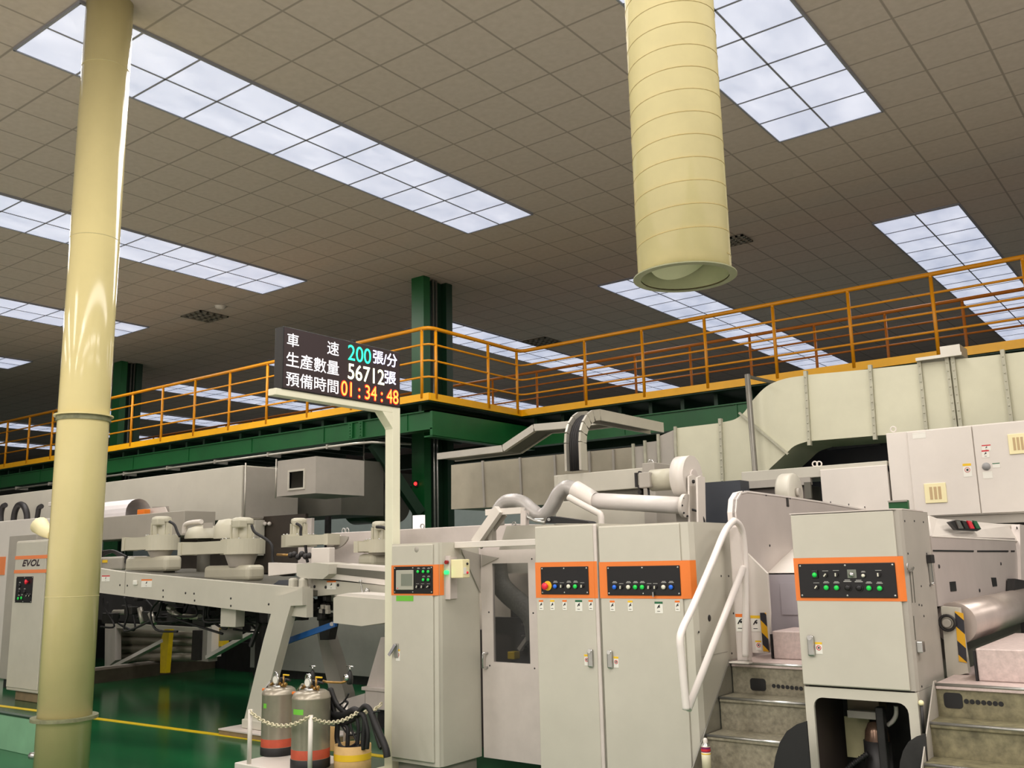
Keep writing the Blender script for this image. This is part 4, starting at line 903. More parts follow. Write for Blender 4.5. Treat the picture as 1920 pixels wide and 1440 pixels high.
# open base frame
fr = MB(); zo = .848; wl = .045
fr.box(xa, xb-.006, Y3, Y3+.02, zo, zd-.012).box(xa, xa+wl, Y3, Y3+.02, 0, zo).box(xb-.055, xb-.006, Y3, Y3+.02, 0, zo)
for cx2, sgn in ((xa+wl, 1), (xb-.055, -1)):
    pts = [(cx2, Y3, zo), (cx2, Y3, zo-.05)]+[(cx2+sgn*.05*(1-math.cos(a)), Y3, zo-.05+.05*math.sin(a)) for a in (.4, .8, 1.2, 1.57)]
    fr.prism(pts, (0, .02, 0))
fr.build('front_frame', BEIGE, t)
MB().box(xa, xa+.02, Y3+.02, 5.7, .0, zd-.006).build('side_skirt', mat('dark_brown_inside', (74, 64, 60), .6, noise=.15), t); MB().box(xb-.02, xb, Y3+.02, 5.7, .55, zd-.006).build('side_skirt', GREYP, t)
MB().box(xa+.02, xb-.02, 5.68, 5.7, 0, zd-.006).build('rear_skirt', DARK, t)
# fittings on its side
m = MB()
for px, py in ((1696, 977), (1714, 977), (1731, 979), (1702, 1038), (1737, 1038), (1727, 1099), (1743, 1098), (1728, 1135), (1732, 1155), (1728, 1287), (1723, 1134)): m.lathe([(0, .004), (.005, .003), (.006, 0)], at(px, py, X=xb), (1, 0, 0), 8)
m.build('screws', DARK, t)
a, b = at(1742, 1040, X=xb+.01), at(1748, 1094, X=xb+.01)
o = MB().box(xb, xb+.03, a.y-.03, a.y+.03, at(1743, 1056, X=xb).z, a.z, .004).build('latch', DARK, t); MB().bar(a, b, .02, .014, (1, 0, 0)).build('latch_rod', STEEL, o); MB().sphere(b, .012).build('latch_tip', CHROME, o)
MB().tube(spline([at(x, y, X=xb+.008) for x, y in ((1701, 1056), (1702, 1066), (1708, 1071), (1713, 1064))], 5), .005, 7).build('wire_hook', STEEL, t)
m = MB(); m.bar(at(1706, 1072, X=xb+.002), at(1711, 1130, X=xb+.002), .003, .003, (1, 0, 0)); m.bar(at(1711, 1072, X=xb+.002), at(1716, 1130, X=xb+.002), .003, .003, (1, 0, 0)); m.bar(at(1713, 1155, X=xb+.002), at(1717, 1200, X=xb+.002), .003, .003, (1, 0, 0)); m.build('side_seams', DGREY, t)
MB().box(xb, xb+.03, at(1721, 1210, X=xb).y-.03, at(1721, 1210, X=xb).y+.02, at(1721, 1223, X=xb).z, at(1721, 1202, X=xb).z, .003).build('hinge', STEEL, t)
q = at(1727, 1318, X=xb+.01); MB().sphere(q, .014).build('knob', VENTC, t); MB().cyl(q-V((0, 0, .01)), at(1732, 1375, X=xb+.01), .008, seg=8).build('gas_strut', DARK, t)
# pump in the base
Yp = 5.42
t = thing('feed_pump', 'dark oily feed pump with cable inside the open frame of the control cabinet', 'pump', at(1645, 1440, Y=Yp))
q = at(1645, 1388, Y=Yp); MB().cyl((q.x, Yp, .28), (q.x, Yp, q.z), .072, seg=24).build('motor', DARK, t)
MB().lathe([(.066, 0), (.06, .05), (.04, .09), (0, .1)], (q.x, Yp, q.z), seg=20).build('motor_dome', mat('oily_bronze', (120, 96, 80), .25, metal=.6, noise=.3, scale=15), t)
q = RY(1647, 1326, 1662, 1440, Yp-.06); MB().box(q[0], q[1], Yp-.08, Yp-.03, .3, q[3], .005).build('upright', DARK, t)
q = RY(1593, 1332, 1650, 1346, Yp); MB().box(q[0], q[1], Yp-.04, Yp+.02, q[2], q[3], .003).build('cross_bracket', GREYP, t)
q = RY(1593, 1310, 1652, 1331, Yp+.1); MB().box(q[0], q[1], Yp+.06, Yp+.2, q[2], q[3], .003).build('valve_block', mat('grimy_beige', (128, 116, 92), .6, noise=.2), t)
q = RY(1586, 1345, 1632, 1421, Yp+.1); MB().box(q[0], q[1], Yp+.1, Yp+.12, q[2], q[3]).build('mounting_plate', mat('grimy_cream', (186, 178, 138), .6, noise=.15), t)
MB().tube(spline(PY([(1680, 1324), (1680, 1340), (1674, 1352), (1664, 1360)], Yp), 6), .012, 8).build('hose', WHITE, t)
P = spline(PY([(1628, 1413), (1612, 1424), (1598, 1434), (1585, 1446)], Yp-.1), 10); MB().tube(P, .014, 8, rfun=lambda u: .014+.004*math.sin(u*110)).build('coiled_cable', RUBBER, t)
MB().box(at(1560, 1440, Y=Yp).x, at(1690, 1440, Y=Yp).x, Yp-.1, Yp+.18, 0, .28).build('pump_base', DARK, t)

# --- second stairs at the right edge
tx0, tx1 = -1.335, -.2
m0, m1, m2 = at(1754, 1280, X=tx0), at(1743, 1353, X=tx0), at(1733, 1430, X=tx0); ry = (m0.y-m2.y)/2; rz = (m0.z-m2.z)/2
nos2 = [(m0.y-ry*k, m0.z-rz*k) for k in range(5)]
t = staircase('stairs', 'stained metal stairs with bright nosings and row of round holes, at the right edge', tx0, tx1, nos2, m0.y+1.4, ((1770, 1299, 1805, 1328), (1812, 1315, 1877, 1320)), mat('stained_step_steel', (134, 128, 100), .45, metal=.2, noise=.32, scale=18, bump=.12))
MB().prism([(tx0, nos2[0][0]+.02, nos2[0][1]+.01), (tx0, nos2[0][0]-.02, nos2[0][1]+.01), (tx0, nos2[4][0]-.05, nos2[4][1]-.02), (tx0, nos2[4][0]-.05, .0), (tx0, nos2[0][0]+.02, 0)], (-.006, 0, 0)).build('stringer', GREYP, t)
ub = at(1828, 1250, Y=m0.y+.2)
t = thing('landing_step', 'pinkish checker plate upper step on the right-hand landing', 'step', (ub.x+.4, m0.y+.4, m0.z))
yb_ = m0.y+.16; x0 = at(1832, 1247, Y=yb_).x; zt2 = at(1832, 1216, Y=yb_).z
MB().box(x0, tx1, yb_, yb_+1.1, m0.z+.001, zt2, .006).build('block', CHECK, t)
MB().box(x0-.012, x0-.001, yb_-.01, yb_+.02, m0.z+.001, zt2-.01).build('end_trim', BLACK, t)
t = thing('hazard_post', 'beige corner post with worn hazard tape and handwheel, right of the free-standing cabinet', 'post', at(1800, 1262, Y=5.75))
yh = 5.72
MB().prism([at(1764, 1137, Y=yh), at(1797, 1140, Y=yh), at(1816, 1262, Y=yh), at(1776, 1270, Y=yh)], (0, .06, 0)).build('post_body', BEIGE, t)
MB().prism([at(1790, 1146, Y=yh-.004), at(1806, 1150, Y=yh-.004), at(1813, 1243, Y=yh-.004), at(1798, 1240, Y=yh-.004)], (0, .004, 0)).build('hazard_tape', HAZ, t)
q = at(1776, 1168, Y=yh-.02); MB().ring(q, (0, 1, 0), .04, .008, 20, 8).build('handwheel', DARK, t); MB().cyl(q+V((0, .02, 0)), q-V((0, .02, 0)), .022, seg=14).build('wheel_hub', GREYP, t)
# printing unit side (panel, lid, roller)
XU = -1.372
t = thing('printing_unit', 'grey printing machine side with slotted cover at the right edge behind the control cabinet', 'machine', at(1800, 1200, X=XU))
def UX(l, X=XU): return [at(x, y, X=X) for x, y in l]
MB().prism(UX([(1745, 1005), (1903, 1009), (1916, 1110), (1760, 1137)]), (-.05, 0, 0)).build('side_cover', mat('pinkish_grey_cover', (184, 174, 168), .42, noise=.05), t)
MB().prism(UX([(1742, 966), (1757, 972), (1870, 982), (1912, 983)], XU-.07)+UX([(1918, 1015), (1748, 1006)], XU+.004), (-.05, 0, -.03)).build('sloping_lid', WHITE, t)
MB().prism(UX([(1912, 983), (1922, 985), (1936, 1130), (1915, 1110)], XU+.02), (-.06, 0, 0)).build('end_frame', PALE, t)
for l in ([(1750, 1031), (1826, 1032), (1826, 1035), (1750, 1034)], [(1833, 1032), (1891, 1032), (1891, 1035), (1833, 1035)], [(1896, 1032), (1903, 1032), (1903, 1035), (1896, 1035)]):
    MB().prism(UX(l, XU+.003), (-.004, 0, 0)).build('slot', BLACK, t)
for l in ([(1781, 1091), (1792, 1090), (1794, 1108), (1783, 1109)], [(1859, 1083), (1868, 1083), (1870, 1099), (1862, 1100)]): MB().prism(UX(l, XU+.003), (-.004, 0, 0)).build('window_slot', BLACK, t)
m = MB()
for px, py in ((1760, 1062), (1876, 1057), (1836, 1107), (1906, 990)): m.lathe([(0, .008), (.01, .006), (.012, 0)], at(px, py, X=XU), (1, 0, 0), 8)
m.build('bolts', DARK, t)
ry0 = at(1800, 1178, X=XU+.05); ry1 = at(1921, 1120, X=XU+.05)
yk = 5.9; rc = at(1800, 1178, Y=yk); zr_ = at(1815, 1165, X=XU+.08).z
pr0 = V((XU+.06, 5.85, zr_)); 
MB().cyl((XU+.05, 5.82, zr_), (XU+.05, 8.4, zr_), .115, seg=36).build('web_roller', mat('satin_roller_steel', (196, 184, 176), .35, metal=.5, noise=.08, scale=5), t)
MB().prism(UX([(1903, 1085), (1920, 1088), (1926, 1116), (1902, 1112)], XU+.06), (-.05, 0, 0)).build('bearing_block', DARK, t)
MB().box(XU-.4, XU-.06, 5.82, 8.4, .3, 1.5).build('core', DGREY, t)
t = thing('lever_switch_bank', 'row of black, red and green lever switches on the pale sloping lid at right', 'switches', at(1810, 985, X=XU))
MB().prism(UX([(1781, 979), (1793, 975), (1833, 980), (1840, 992), (1832, 996), (1794, 994)], XU+.022), (-.02, 0, 0)).build('housing', BLACK, t)
for k, mm in enumerate((STEEL, DARK, BRED, LGRN)):
    bx_ = 1793+k*10.5; MB().prism(UX([(bx_, 976), (bx_+7, 977), (bx_+14, 991), (bx_+7, 991)], XU+.032), (-.008, 0, 0)).build('lever', mm, t)
t = thing('green_crate', 'small dark green panel peeking above the control cabinet', 'panel', at(1685, 950, Y=6.9)); x0, x1, z0, z1 = RY(1666, 938, 1702, 960, 6.95); MB().box(x0, x1, 6.95, 7.0, 0, z1, .004).build('panel', GREEN, t); MB().box(x0, x1, 6.94, 6.95, z1-.012, z1).build('edge', GREYP, t)

# --- machine housings in the second row
YH = 8.76
x0, x1, z0, z1 = RY(1391, 874, 1667, 940, YH)
t = thing('dryer_housing', 'long cream machine housing under the S-bend duct, behind the rounded side plate', 'machine housing', ((x0+x1)/2, YH, .9))
zl, zr2 = at(1391, 883, Y=YH).z, at(1660, 866, Y=YH).z
MB().box(x0, x1, YH, 9.3, (at(1500, 897, Y=YH).z), (zl+zr2)/2, .006).build('upper_cover', BEIGE, t)
MB().box(at(1540, 900, Y=YH).x, x1, YH-.02, 9.3, 0, at(1600, 876, Y=YH-.02).z, .006).build('lower_cover', WHITE, t)
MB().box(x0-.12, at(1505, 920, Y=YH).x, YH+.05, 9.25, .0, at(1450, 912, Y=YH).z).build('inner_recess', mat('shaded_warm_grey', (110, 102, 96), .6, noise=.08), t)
MB().box(x0-.12, at(1520, 905, Y=YH).x, YH-.005, YH+.05, at(1450, 913, Y=YH).z, at(1450, 899, Y=YH).z).build('ledge', GREYP, t)
q = RY(1509, 904, 1521, 935, YH-.04); m = MB(); m.box(q[0], q[1], YH-.05, YH-.02, q[2], q[3]).build('slide_rail', DGREY, t)
for px in (1528, 1536): MB().ring(at(px, 870, Y=YH+.1), (0, 1, 0), .024, .007, 16, 6).build('lifting_eye', WHITE, t)
t = thing('handwheel', 'cream handwheel disc standing just above the sloping edge of the rounded side plate', 'handwheel', at(1477, 930, Y=7.3))
fc = at(1466, 925, Y=7.3); MB().lathe([(.0, 0), (.145, 0), (.155, .02), (.155, .1), (.145, .12), (0, .12)], fc, (1, 0, 0), 40).build('wheel', BEIGE, t); MB().cyl(fc+V((.12, 0, 0)), fc+V((.15, 0, 0)), .035, seg=16).build('hub', GREYP, t)
MB().box(fc.x, fc.x+.12, 7.27, 7.33, 0, fc.z-.145).build('bracket', BEIGE, t)
# electrical cabinet
YE = 8.75
x0, x1, z0, z1 = RY(1668, 800, 1960, 972, YE)
zt_ = (at(1668, 811, Y=YE).z+at(1900, 791, Y=YE).z)/2; zb_ = (at(1700, 975, Y=YE).z+at(1910, 958, Y=YE).z)/2
t = thing('electrical_cabinet', 'white wall-height electrical cabinet with two doors and cream louvre vents, upper right', 'cabinet', ((x0+x1)/2, YE+.2, zb_))
MB().box(x0, x1+.3, YE, 9.3, zb_, zt_, .004).build('body', WHITE, t)
xs_ = (at(1825, 798, Y=YE).x+at(1838, 965, Y=YE).x)/2
d1 = MB().box(at(1708, 880, Y=YE).x, xs_-.004, YE-.016, YE, zb_+.01, zt_-.008, .004).build('door', WHITE, t)
d2 = MB().box(xs_+.004, x1+.28, YE-.016, YE, zb_+.01, zt_-.008, .004).build('door', WHITE, t)
def louvre(px0, py0, px1, py1, par):
    a, b, c_, d_ = RY(px0, py0, px1, py1, YE-.017); o = MB().box(a, b, YE-.026, YE-.016, c_, d_, .003).build('louvre_vent', VENTC, par); m = MB()
    for k in range(3):
        xx = a+(b-a)*(.24+.2*k); m.box(xx, xx+(b-a)*.13, YE-.028, YE-.0255, c_+(d_-c_)*.18, d_-(d_-c_)*.18)
    m.build('slots', VENTB, o)
louvre(1734, 906, 1775, 943, d1); louvre(1891, 813, 1928, 851, d2)
sticker(1711, 811, 1736, 822, YE-.0165, d1, LABEL, 'name_plate', False); nosticker(1806, 869, 1822, 894, YE-.0165, d1)
o = sticker(1841, 834, 1858, 845, YE-.0165, d2, LRED, 'warning_label', True); sticker(1841, 844, 1855, 858, YE-.0165, d2, LRED, 'warning_label', True)
q = at(1850, 875, Y=YE); MB().lathe([(0, .02), (.026, .018), (.03, .008), (.034, 0)], (q.x, YE-.016, q.z), (0, -1, 0), 22).build('rotary_switch', mat('grey_rotary', (150, 150, 150), .4, noise=0), d2)
sticker(1861, 868, 1875, 877, YE-.0165, d2, LGRN, 'safety_label', False); sticker(1843, 884, 1861, 897, YE-.0165, d2, LABEL, 'warning_label', False)
MB().ring(at(1675, 805, Y=YE+.05), (0, 1, 0), .024, .007, 16, 6).build('lifting_eye', WHITE, t)
MB().box(x0+.1, x1+.3, YE+.02, 9.3, zb_-.075, zb_-.001).build('base_channel', GREYP, t)
MB().box(x0+.2, x1+.3, YE+.1, 9.2, 0, zb_-.076).build('pedestal', DARK, t)
# ================================================================== left-hand machinery
# branded cabinet
Y6 = 6.0; ex0, ex1 = -12.82, -11.93
t = thing('branded_cabinet', 'grey-beige machine cabinet with two orange stripes and lettering, left of the cream pipe', 'cabinet', ((ex0+ex1)/2, 6.2, 0))
z1 = at(60, 1013, Y=Y6).z
MB().box(ex0, ex1, Y6, 6.5, .12, z1, .012).build('body', BEIGE, t)
MB().box(ex0+.02, ex1-.06, Y6-.012, Y6, .16, z1-.02, .006).build('door', BEIGE, t)
for a, b in ((1041.5, 1048), (1068, 1074.5)): MB().box(ex0+.01, ex1, Y6-.015, Y6-.011, at(60, b, Y=Y6).z, at(60, a, Y=Y6).z).build('orange_stripe', mat('salmon_stripe', (242, 140, 84), .45, noise=0), t)
q = RY(42, 1049, 75, 1062, Y6-.013); lettering('lettering', 'EVOL', mat('brand_ink', (58, 44, 48), .5, noise=0), t, (q[0], Y6-.0135, q[2]), (1, 0, 0), (0, 0, 1), q[1]-q[0], q[3]-q[2], .055, .25)
cp = panel_plate(30, 1081, 61, 1130, Y6-.0125, t)
p = at(52, 1091, Y=Y6-.02); MB().lathe([(0, .04), (.03, .03), (.03, .02), (.015, .015), (.015, 0)], p, (0, -1, 0), 14).build('emergency_stop', BRED, cp)
for px, py, k in ((35, 1122, BGREEN), (41, 1121, BGREEN), (36, 1110, DARK), (46, 1110, DARK), (37, 1098, DARK)): button(px, py, Y6-.02, k, cp, .018)
for px in (51, 56): selector(px, 1117, Y6-.02, cp, .5)
MB().box(ex0+.15, ex1+.02, Y6+.05, 6.4, .0, .11, .01).build('plinth', WOOD, t)
t = thing('side_housing', 'plain grey machine housing standing behind the lettered cabinet at the left edge', 'machine housing', (-13.6, 6.6, 0))
q = RY(14, 1003, 66, 1100, 6.55); MB().box(q[0], q[1], 6.55, 7.0, 0.12, q[3], .012).build('body', GREYP, t)
MB().box(q[0]+.05, q[1]-.05, 6.6, 6.95, 0, .12).build('plinth', DARK, t)
t = thing('white_housing', 'white machine housing with orange band at the very left edge, above the lettered cabinet', 'machine housing', (-16, 7.5, 0))
za = at(60, 972, Y=7.4).z; xr = at(67, 985, Y=7.4).x
MB().box(xr-4, xr, 7.4, 8.2, .1, za, .012).build('body', WHITE, t); MB().box(xr-4, at(10, 1060, Y=7.4).x, 7.39, 7.4, at(5, 1078, Y=7.4).z, at(5, 1044, Y=7.4).z).build('orange_band', mat('salmon_stripe', (242, 140, 84)), t)
t = thing('plastic_funnel', 'cream plastic funnel hose lying on the lettered cabinet beside the cream pipe', 'funnel', at(82, 1000, Y=6.2)); 
MB().tube(PY([(74, 985), (84, 995), (97, 1003)], 6.25), .08, 14, rfun=lambda u: .12-.06*u).build('cone', VENTC, t); MB().cyl(at(97, 1003, Y=6.25), at(101, 1008, Y=6.25), .04, seg=12).build('spout', YEL, t)
t = thing('cable_loops', 'dark cable chain loops arching above the white housing at the left edge', 'cable', at(40, 975, Y=8.2))
MB().tube(spline(PY([(25, 980), (28, 960), (35, 947), (44, 948), (50, 962), (51, 980)], 8.2), 6), .055, 8).build('cable_loop', DARK, t)
MB().tube(spline(PY([(2, 985), (2, 965), (5, 951), (10, 947)], 8.2), 5), .05, 8).build('cable_loop', DARK, t)
MB().tube(spline(PY([(68, 980), (71, 963), (73, 953), (78, 949)], 8.2), 5), .045, 8).build('cable_loop', DARK, t)
t = thing('sensor_stand', 'small white sensor head on a thin dark stand left of the cream pipe', 'sensor', at(98, 1000, Y=7.0)); MB().box(*RY(90, 941, 105, 949, 7.0)[:2], 7.0, 7.1, *RY(90, 941, 105, 949, 7.0)[2:], .01).build('head', WHITE, t); MB().tube(PY([(99, 949), (99, 965), (96, 975), (95, 1050)], 7.05), .02, 8).build('stand', DARK, t)

# conveyor
YV = 6.1
def VB(l, Y=YV): return [at(x, y, Y=Y) for x, y in l]
t = thing('inclined_conveyor', 'long beige inclined conveyor sloping down to the right behind the cream pipe', 'conveyor', at(460, 1365, Y=YV))
MB().prism(VB([(150, 1061), (230, 1073), (420, 1090), (575, 1103), (575, 1158), (480, 1148), (150, 1107)]), (0, .08, 0)).build('side_beam', BEIGE, t)
MB().prism(VB([(150, 1055), (575, 1092), (575, 1140), (150, 1095)], 7.5), (0, .08, 0)).build('far_beam', GREYP, t)
a, b = VB([(170, 1070), (570, 1108)]); MB().prism([a+V((0, .08, -.0)), b+V((0, .08, -.0)), b+V((0, 1.4, -.0)), a+V((0, 1.4, -.0))], (0, 0, -.05)).build('belt', DGREY, t)
sk = at(234, 1090, Y=YV-.001); MB().prism([sk+V((0, 0, .14)), sk+V((.012, 0, .14)), sk+V((.012, 0, -.14)), sk+V((0, 0, -.14))], (0, -.002, 0)).build('seam', GREYP, t)
m = MB()
for px, py in ((225, 1097), (239, 1098), (306, 1107), (348, 1112), (364, 1113), (365, 1126), (433, 1122), (433, 1136), (306, 1119), (504, 1133)): m.lathe([(0, .006), (.011, .004), (.012, 0)], at(px, py, Y=YV), (0, -1, 0), 8)
m.build('bolts', DARK, t)
for px0, py0, px1, py1, k in ((265, 1086, 285, 1101, LORG), (191, 1079, 206, 1090, LRED)): sticker(px0, py0, px1, py1, YV-.001, t, k)
x0, x1, z0, z1 = RY(250, 1088, 257, 1097, YV-.01); MB().box(x0, x1, YV-.02, YV, z0, z1, .008).build('lamp', LABEL, t)
q = RY(428, 1138, 470, 1175, 6.3); MB().box(q[0], q[1]-.12, 6.2, 6.32, q[2], q[3]+.1, .008).build('hanging_box', BEIGE, t)
# big inclined leg
L = MB().prism(VB([(517, 1119), (556, 1107), (567, 1100), (567, 1135), (545, 1136), (538, 1160), (503, 1292), (489, 1352), (457, 1352), (494, 1200)], 6.05), (0, .1, 0)).build('leg', BEIGE, t)
MB().prism(VB([(500, 1290), (489, 1352), (475, 1352)], 6.15), (0, .2, 0)).build('leg_brace', GREYP, t)
fz = at(460, 1352, Y=6.1); a, b = at(453, 1348, Y=6.0), at(490, 1370, Y=6.0)
MB().box(a.x, b.x, 6.0, 6.3, .06, a.z, .008).build('foot', BEIGE, t)
# machine head right of the conveyor
t = thing('transfer_head', 'beige machine head with grey slot where the conveyor ends, left of the white post', 'machine', at(650, 1100, Y=6.3))
TH = t; YT2 = 6.25
MB().prism(VB([(556, 1058), (590, 1055), (617, 1058), (617, 1076), (605, 1086), (565, 1084), (556, 1080)], YT2-.1), (0, .3, 0)).build('front_cowl', BEIGE, t)
MB().prism(VB([(617, 1057), (728, 1064), (728, 1098), (617, 1085)], YT2), (0, .3, 0)).build('rail_cover', WHITE, t)
MB().prism(VB([(618, 1063), (725, 1072), (725, 1087), (618, 1075)], YT2-.004), (0, .003, 0)).build('slot', DGREY, t)
MB().prism(VB([(563, 1084), (728, 1098), (728, 1120), (625, 1115), (563, 1120)], YT2+.02), (0, .25, 0)).build('lower_plate', BEIGE, t)
for px in (547, 566): MB().box(at(px-3, 1085, Y=6.15).x, at(px+6, 1085, Y=6.15).x, 6.12, 6.2, at(px, 1112, Y=6.15).z, at(px, 1084, Y=6.15).z, .02).build('roller_bracket', BEIGE, t)
m = MB()
for px, py in ((568, 1107), (575, 1103), (576, 1096), (590, 1100), (611, 1101), (634, 1097), (568, 1116)): m.lathe([(0, .01), (.014, .006), (.015, 0)], at(px, py, Y=YT2+.02), (0, -1, 0), 8)
m.build('bolts', DARK, t)
sticker(613, 1089, 630, 1105, YT2+.018, t, LORG)
m = MB()
a = at(676, 1090, Y=YT2-.05); m.tube([a, a+V((.03, 0, -.12)), a+V((.06, -.01, -.16))], .009, 6); m.sphere(a, .016); m.sphere(at(688, 1108, Y=YT2-.05), .028); m.build('air_valve', STEEL, t)
MB().prism(VB([(503, 1055), (557, 1057), (557, 1074), (503, 1080)], 6.35), (0, .1, 0)).build('white_slide', WHITE, t)
MB().prism(VB([(512, 1096), (523, 1088), (545, 1087), (543, 1097)], 6.2), (0, .05, 0)).build('dark_plate', NAVY, t)
t = thing('junction_cover', 'pale box cover sitting on the machine head next to a fan unit', 'box', at(600, 1056, Y=6.7)); q = RY(583, 1027, 617, 1055, 6.6); MB().box(q[0], q[1], 6.6, 6.68, q[2]-.02, q[3], .008).build('cover', WHITE, t)
MB().cyl(at(520, 1040, Y=6.6), at(545, 1041, Y=6.6), .014, seg=8).build('brass_rod', BRASS, t); m = MB(); [m.sphere(at(545+k*7, 1041+random.uniform(-3, 7), Y=6.6), .032) for k in range(6)]; m.build('fittings', DARK, t)
t = thing('chute_flap', 'white and grey curved chute flap beside the third fan unit', 'chute', at(630, 1025, Y=6.9))
MB().prism(spline(VB([(611, 1012), (620, 1005), (636, 1003), (634, 1012), (624, 1025), (613, 1026)], 6.9), 3), (0, .02, 0)).build('face', WHITE, t)
MB().prism(spline(VB([(637, 1005), (652, 1006), (645, 1020), (628, 1030), (613, 1028), (626, 1024)], 6.88), 3), (0, .02, 0)).build('flap', GREYP, t)

# suction fan units
def fan_unit(label, Y, mot, body, lower, cable, outlet, rpx):
    """photo-measured boxes: motor, fan body, suction tray; rpx = radius of the round casing in photo px"""
    cxp = (mot[0]+mot[2])/2; yc = Y+.2; dp = dep(cxp, mot[1], yc); k = dp/FPX
    c = at(cxp, mot[3], Y=yc); cx = c.x; r = (mot[2]-mot[0])/2*k; z0, z1 = c.z, at(cxp, mot[1], Y=yc).z
    bz1 = z0+.002; bz0 = at((body[0]+body[2])/2, body[3], Y=yc-.1).z; R = rpx*k
    t = thing('fan_unit', label, 'fan unit', (cx, yc, bz0), 'suction fan units on the conveyor'); H = z1-z0
    m = MB().lathe([(r, 0), (r, H*.72), (r*.98, H*.72)], (cx, yc, z0), seg=26)
    for i in range(6): a = i*1.047; m.box(cx+r*math.cos(a)-.014, cx+r*math.cos(a)+.014, yc+r*math.sin(a)-.014, yc+r*math.sin(a)+.014, z0, z0+H*.66)
    m.build('motor', FANG, t)
    MB().lathe([(r*1.1, 0), (r*1.12, H*.12), (r*1.05, H*.24), (r*.7, H*.3), (0, H*.31)], (cx, yc, z0+H*.69), seg=26).build('motor_cap', FANG, t)
    MB().box(cx+r*.3, cx+r*1.5, yc-r*1.5, yc-r*.5, z0+H*.5, z0+H*.85, .012).build('terminal_box', FANG, t)
    pts = []
    for i in range(26):
        a = -math.pi*.5+i*2*math.pi*.8/25; rr = R*(.9+.2*i/25); pts.append((cx+rr*math.cos(a), yc+rr*math.sin(a)))
    MB().zprism(pts, bz0, bz1).build('volute', FANG, t)
    xe = at(body[0] if outlet == 'L' else body[2], (body[1]+body[3])/2, Y=yc-R*.9).x
    MB().zprism([(xe, yc-R*.9), (cx, yc-R*.9), (cx, yc-R*.1), (xe, yc-R*.2)], bz0+.012, bz1-.02).build('outlet_duct', FANG, t)
    MB().box(xe-.03, xe+.03, yc-R*.95, yc-R*.1, bz0+.005, bz1-.012).build('outlet_flange', FANG, t)
    m = MB()
    for i in range(8): m.sphere((cx+R*.8*math.cos(i*.785), yc+R*.8*math.sin(i*.785), bz1), .012)
    m.build('bolts', STEEL, t)
    if lower:
        lx0, lx1, lz0, lz1 = RY(*lower, yc-.12)
        MB().lathe([(R*.5, 0), (R*.7, bz0-lz1+.02)], (cx, yc, lz1-.02), seg=22).build('neck', GREYP, t)
        MB().box(lx0, lx1-.1, yc-.12, yc+.12, lz0, lz1, .05, 3).build('suction_tray', FANG, t)
        MB().box(lx0+.1, lx1-.2, yc-.08, yc+.08, lz0-.14, lz0).build('tray_stem', DGREY, t)
    if cable: MB().tube(spline(VB(cable, yc-r-.08), 6), .016, 7).build('cable', RUBBER, t)
    return t
fan_unit('leftmost fan unit with upright motor, right beside the cream pipe', 6.5, (286, 968, 318, 1004), (232, 1005, 338, 1032), (233, 1043, 319, 1072), ((318, 978), (327, 984), (332, 996), (337, 1006)), 'L', 33)
fan_unit('large fan unit with squat motor and long drooping black cable, second from the cream pipe', 6.45, (435, 970, 472, 1011), (338, 1011, 506, 1040), (380, 1060, 476, 1090), ((472, 985), (478, 998), (500, 1012), (510, 1025), (512, 1055), (522, 1076), (552, 1077)), 'L', 43)
fan_unit('fan unit with white capped motor, cable down its front, third from the cream pipe', 6.7, (547, 971, 573, 1003), (512, 1003, 612, 1025), None, ((556, 982), (564, 988), (564, 1003), (572, 1020), (575, 1045), (577, 1054)), 'R', 34)
fan_unit('rightmost fan unit, half hidden behind the white post', 6.6, (699, 977, 724, 1012), (668, 1012, 735, 1036), (668, 1038, 712, 1064), ((706, 988), (718, 989), (727, 994)), 'L', 30)
t = thing('motor_cowl', 'pale motor cowl standing behind the second fan unit', 'machine cover', at(420, 1010, Y=7.0)); c_ = at(428, 1010, Y=7.0); MB().lathe([(.17, 0), (.17, .14), (.12, .22), (0, .24)], c_, seg=24).build('cowl', FANG, t)
t = thing('blower_cowl', 'rounded pale blower cowl with grey tag left of the second fan unit', 'machine cover', at(380, 1010, Y=7.2)); c_ = at(383, 1010, Y=7.2); MB().lathe([(.24, 0), (.24, .03), (.2, .13), (.08, .17), (0, .17)], c_, seg=24).build('cowl', FANG, t); MB().cyl((c_.x, c_.y, 1.3), (c_.x, c_.y, c_.z), .08, seg=16).build('stem', DGREY, t)
MB().tube(spline(VB([(345, 1002), (347, 985), (358, 980), (378, 978)], 7.1), 5), .03, 8).build('hose', WHITE, t)
q = RY(381, 980, 398, 990, 7.05); MB().box(q[0], q[1], 7.05, 7.06, q[2], q[3]).build('tag', GREYP, t)
# dark backing put behind the fans to stand in for gloom
t = thing('rear_backing', 'dim brown backing sheet added as gloom behind the fan units, under the long beige duct', 'machine frame', (at(450, 1060, Y=8.9).x, 8.9, 0))
q = RY(338, 972, 572, 1075, 8.9); MB().box(q[0], q[0]+.08, 8.96, 9.02, 0, q[3]).build('leg', DARK, t); MB().box(q[1]-.5, q[1]-.42, 9.7, 9.76, 0, q[3]).build('leg', DARK, t); MB().box(q[0], q[1], 8.9, 8.95, q[2], q[3]).build('backing', mat('dim_brown_backing', (66, 58, 50), .6, noise=.15), t)
q = RY(443, 976, 478, 1004, 8.7); MB().box(q[0], q[1], 8.7, 8.88, q[2]-.3, q[3], .01).build('beige_box', BEIGE, t)
m = MB()
for px in (490, 497, 505, 582-20): p = at(px, 982, Y=8.85); m.sphere(p, .03)
m.build('bolts', WHITE, t)
q = RY(560, 972, 584, 1004, 8.7); MB().box(q[0], q[1], 8.7, 8.75, q[2]-.4, q[3]).build('cover_plate', PALE, t)
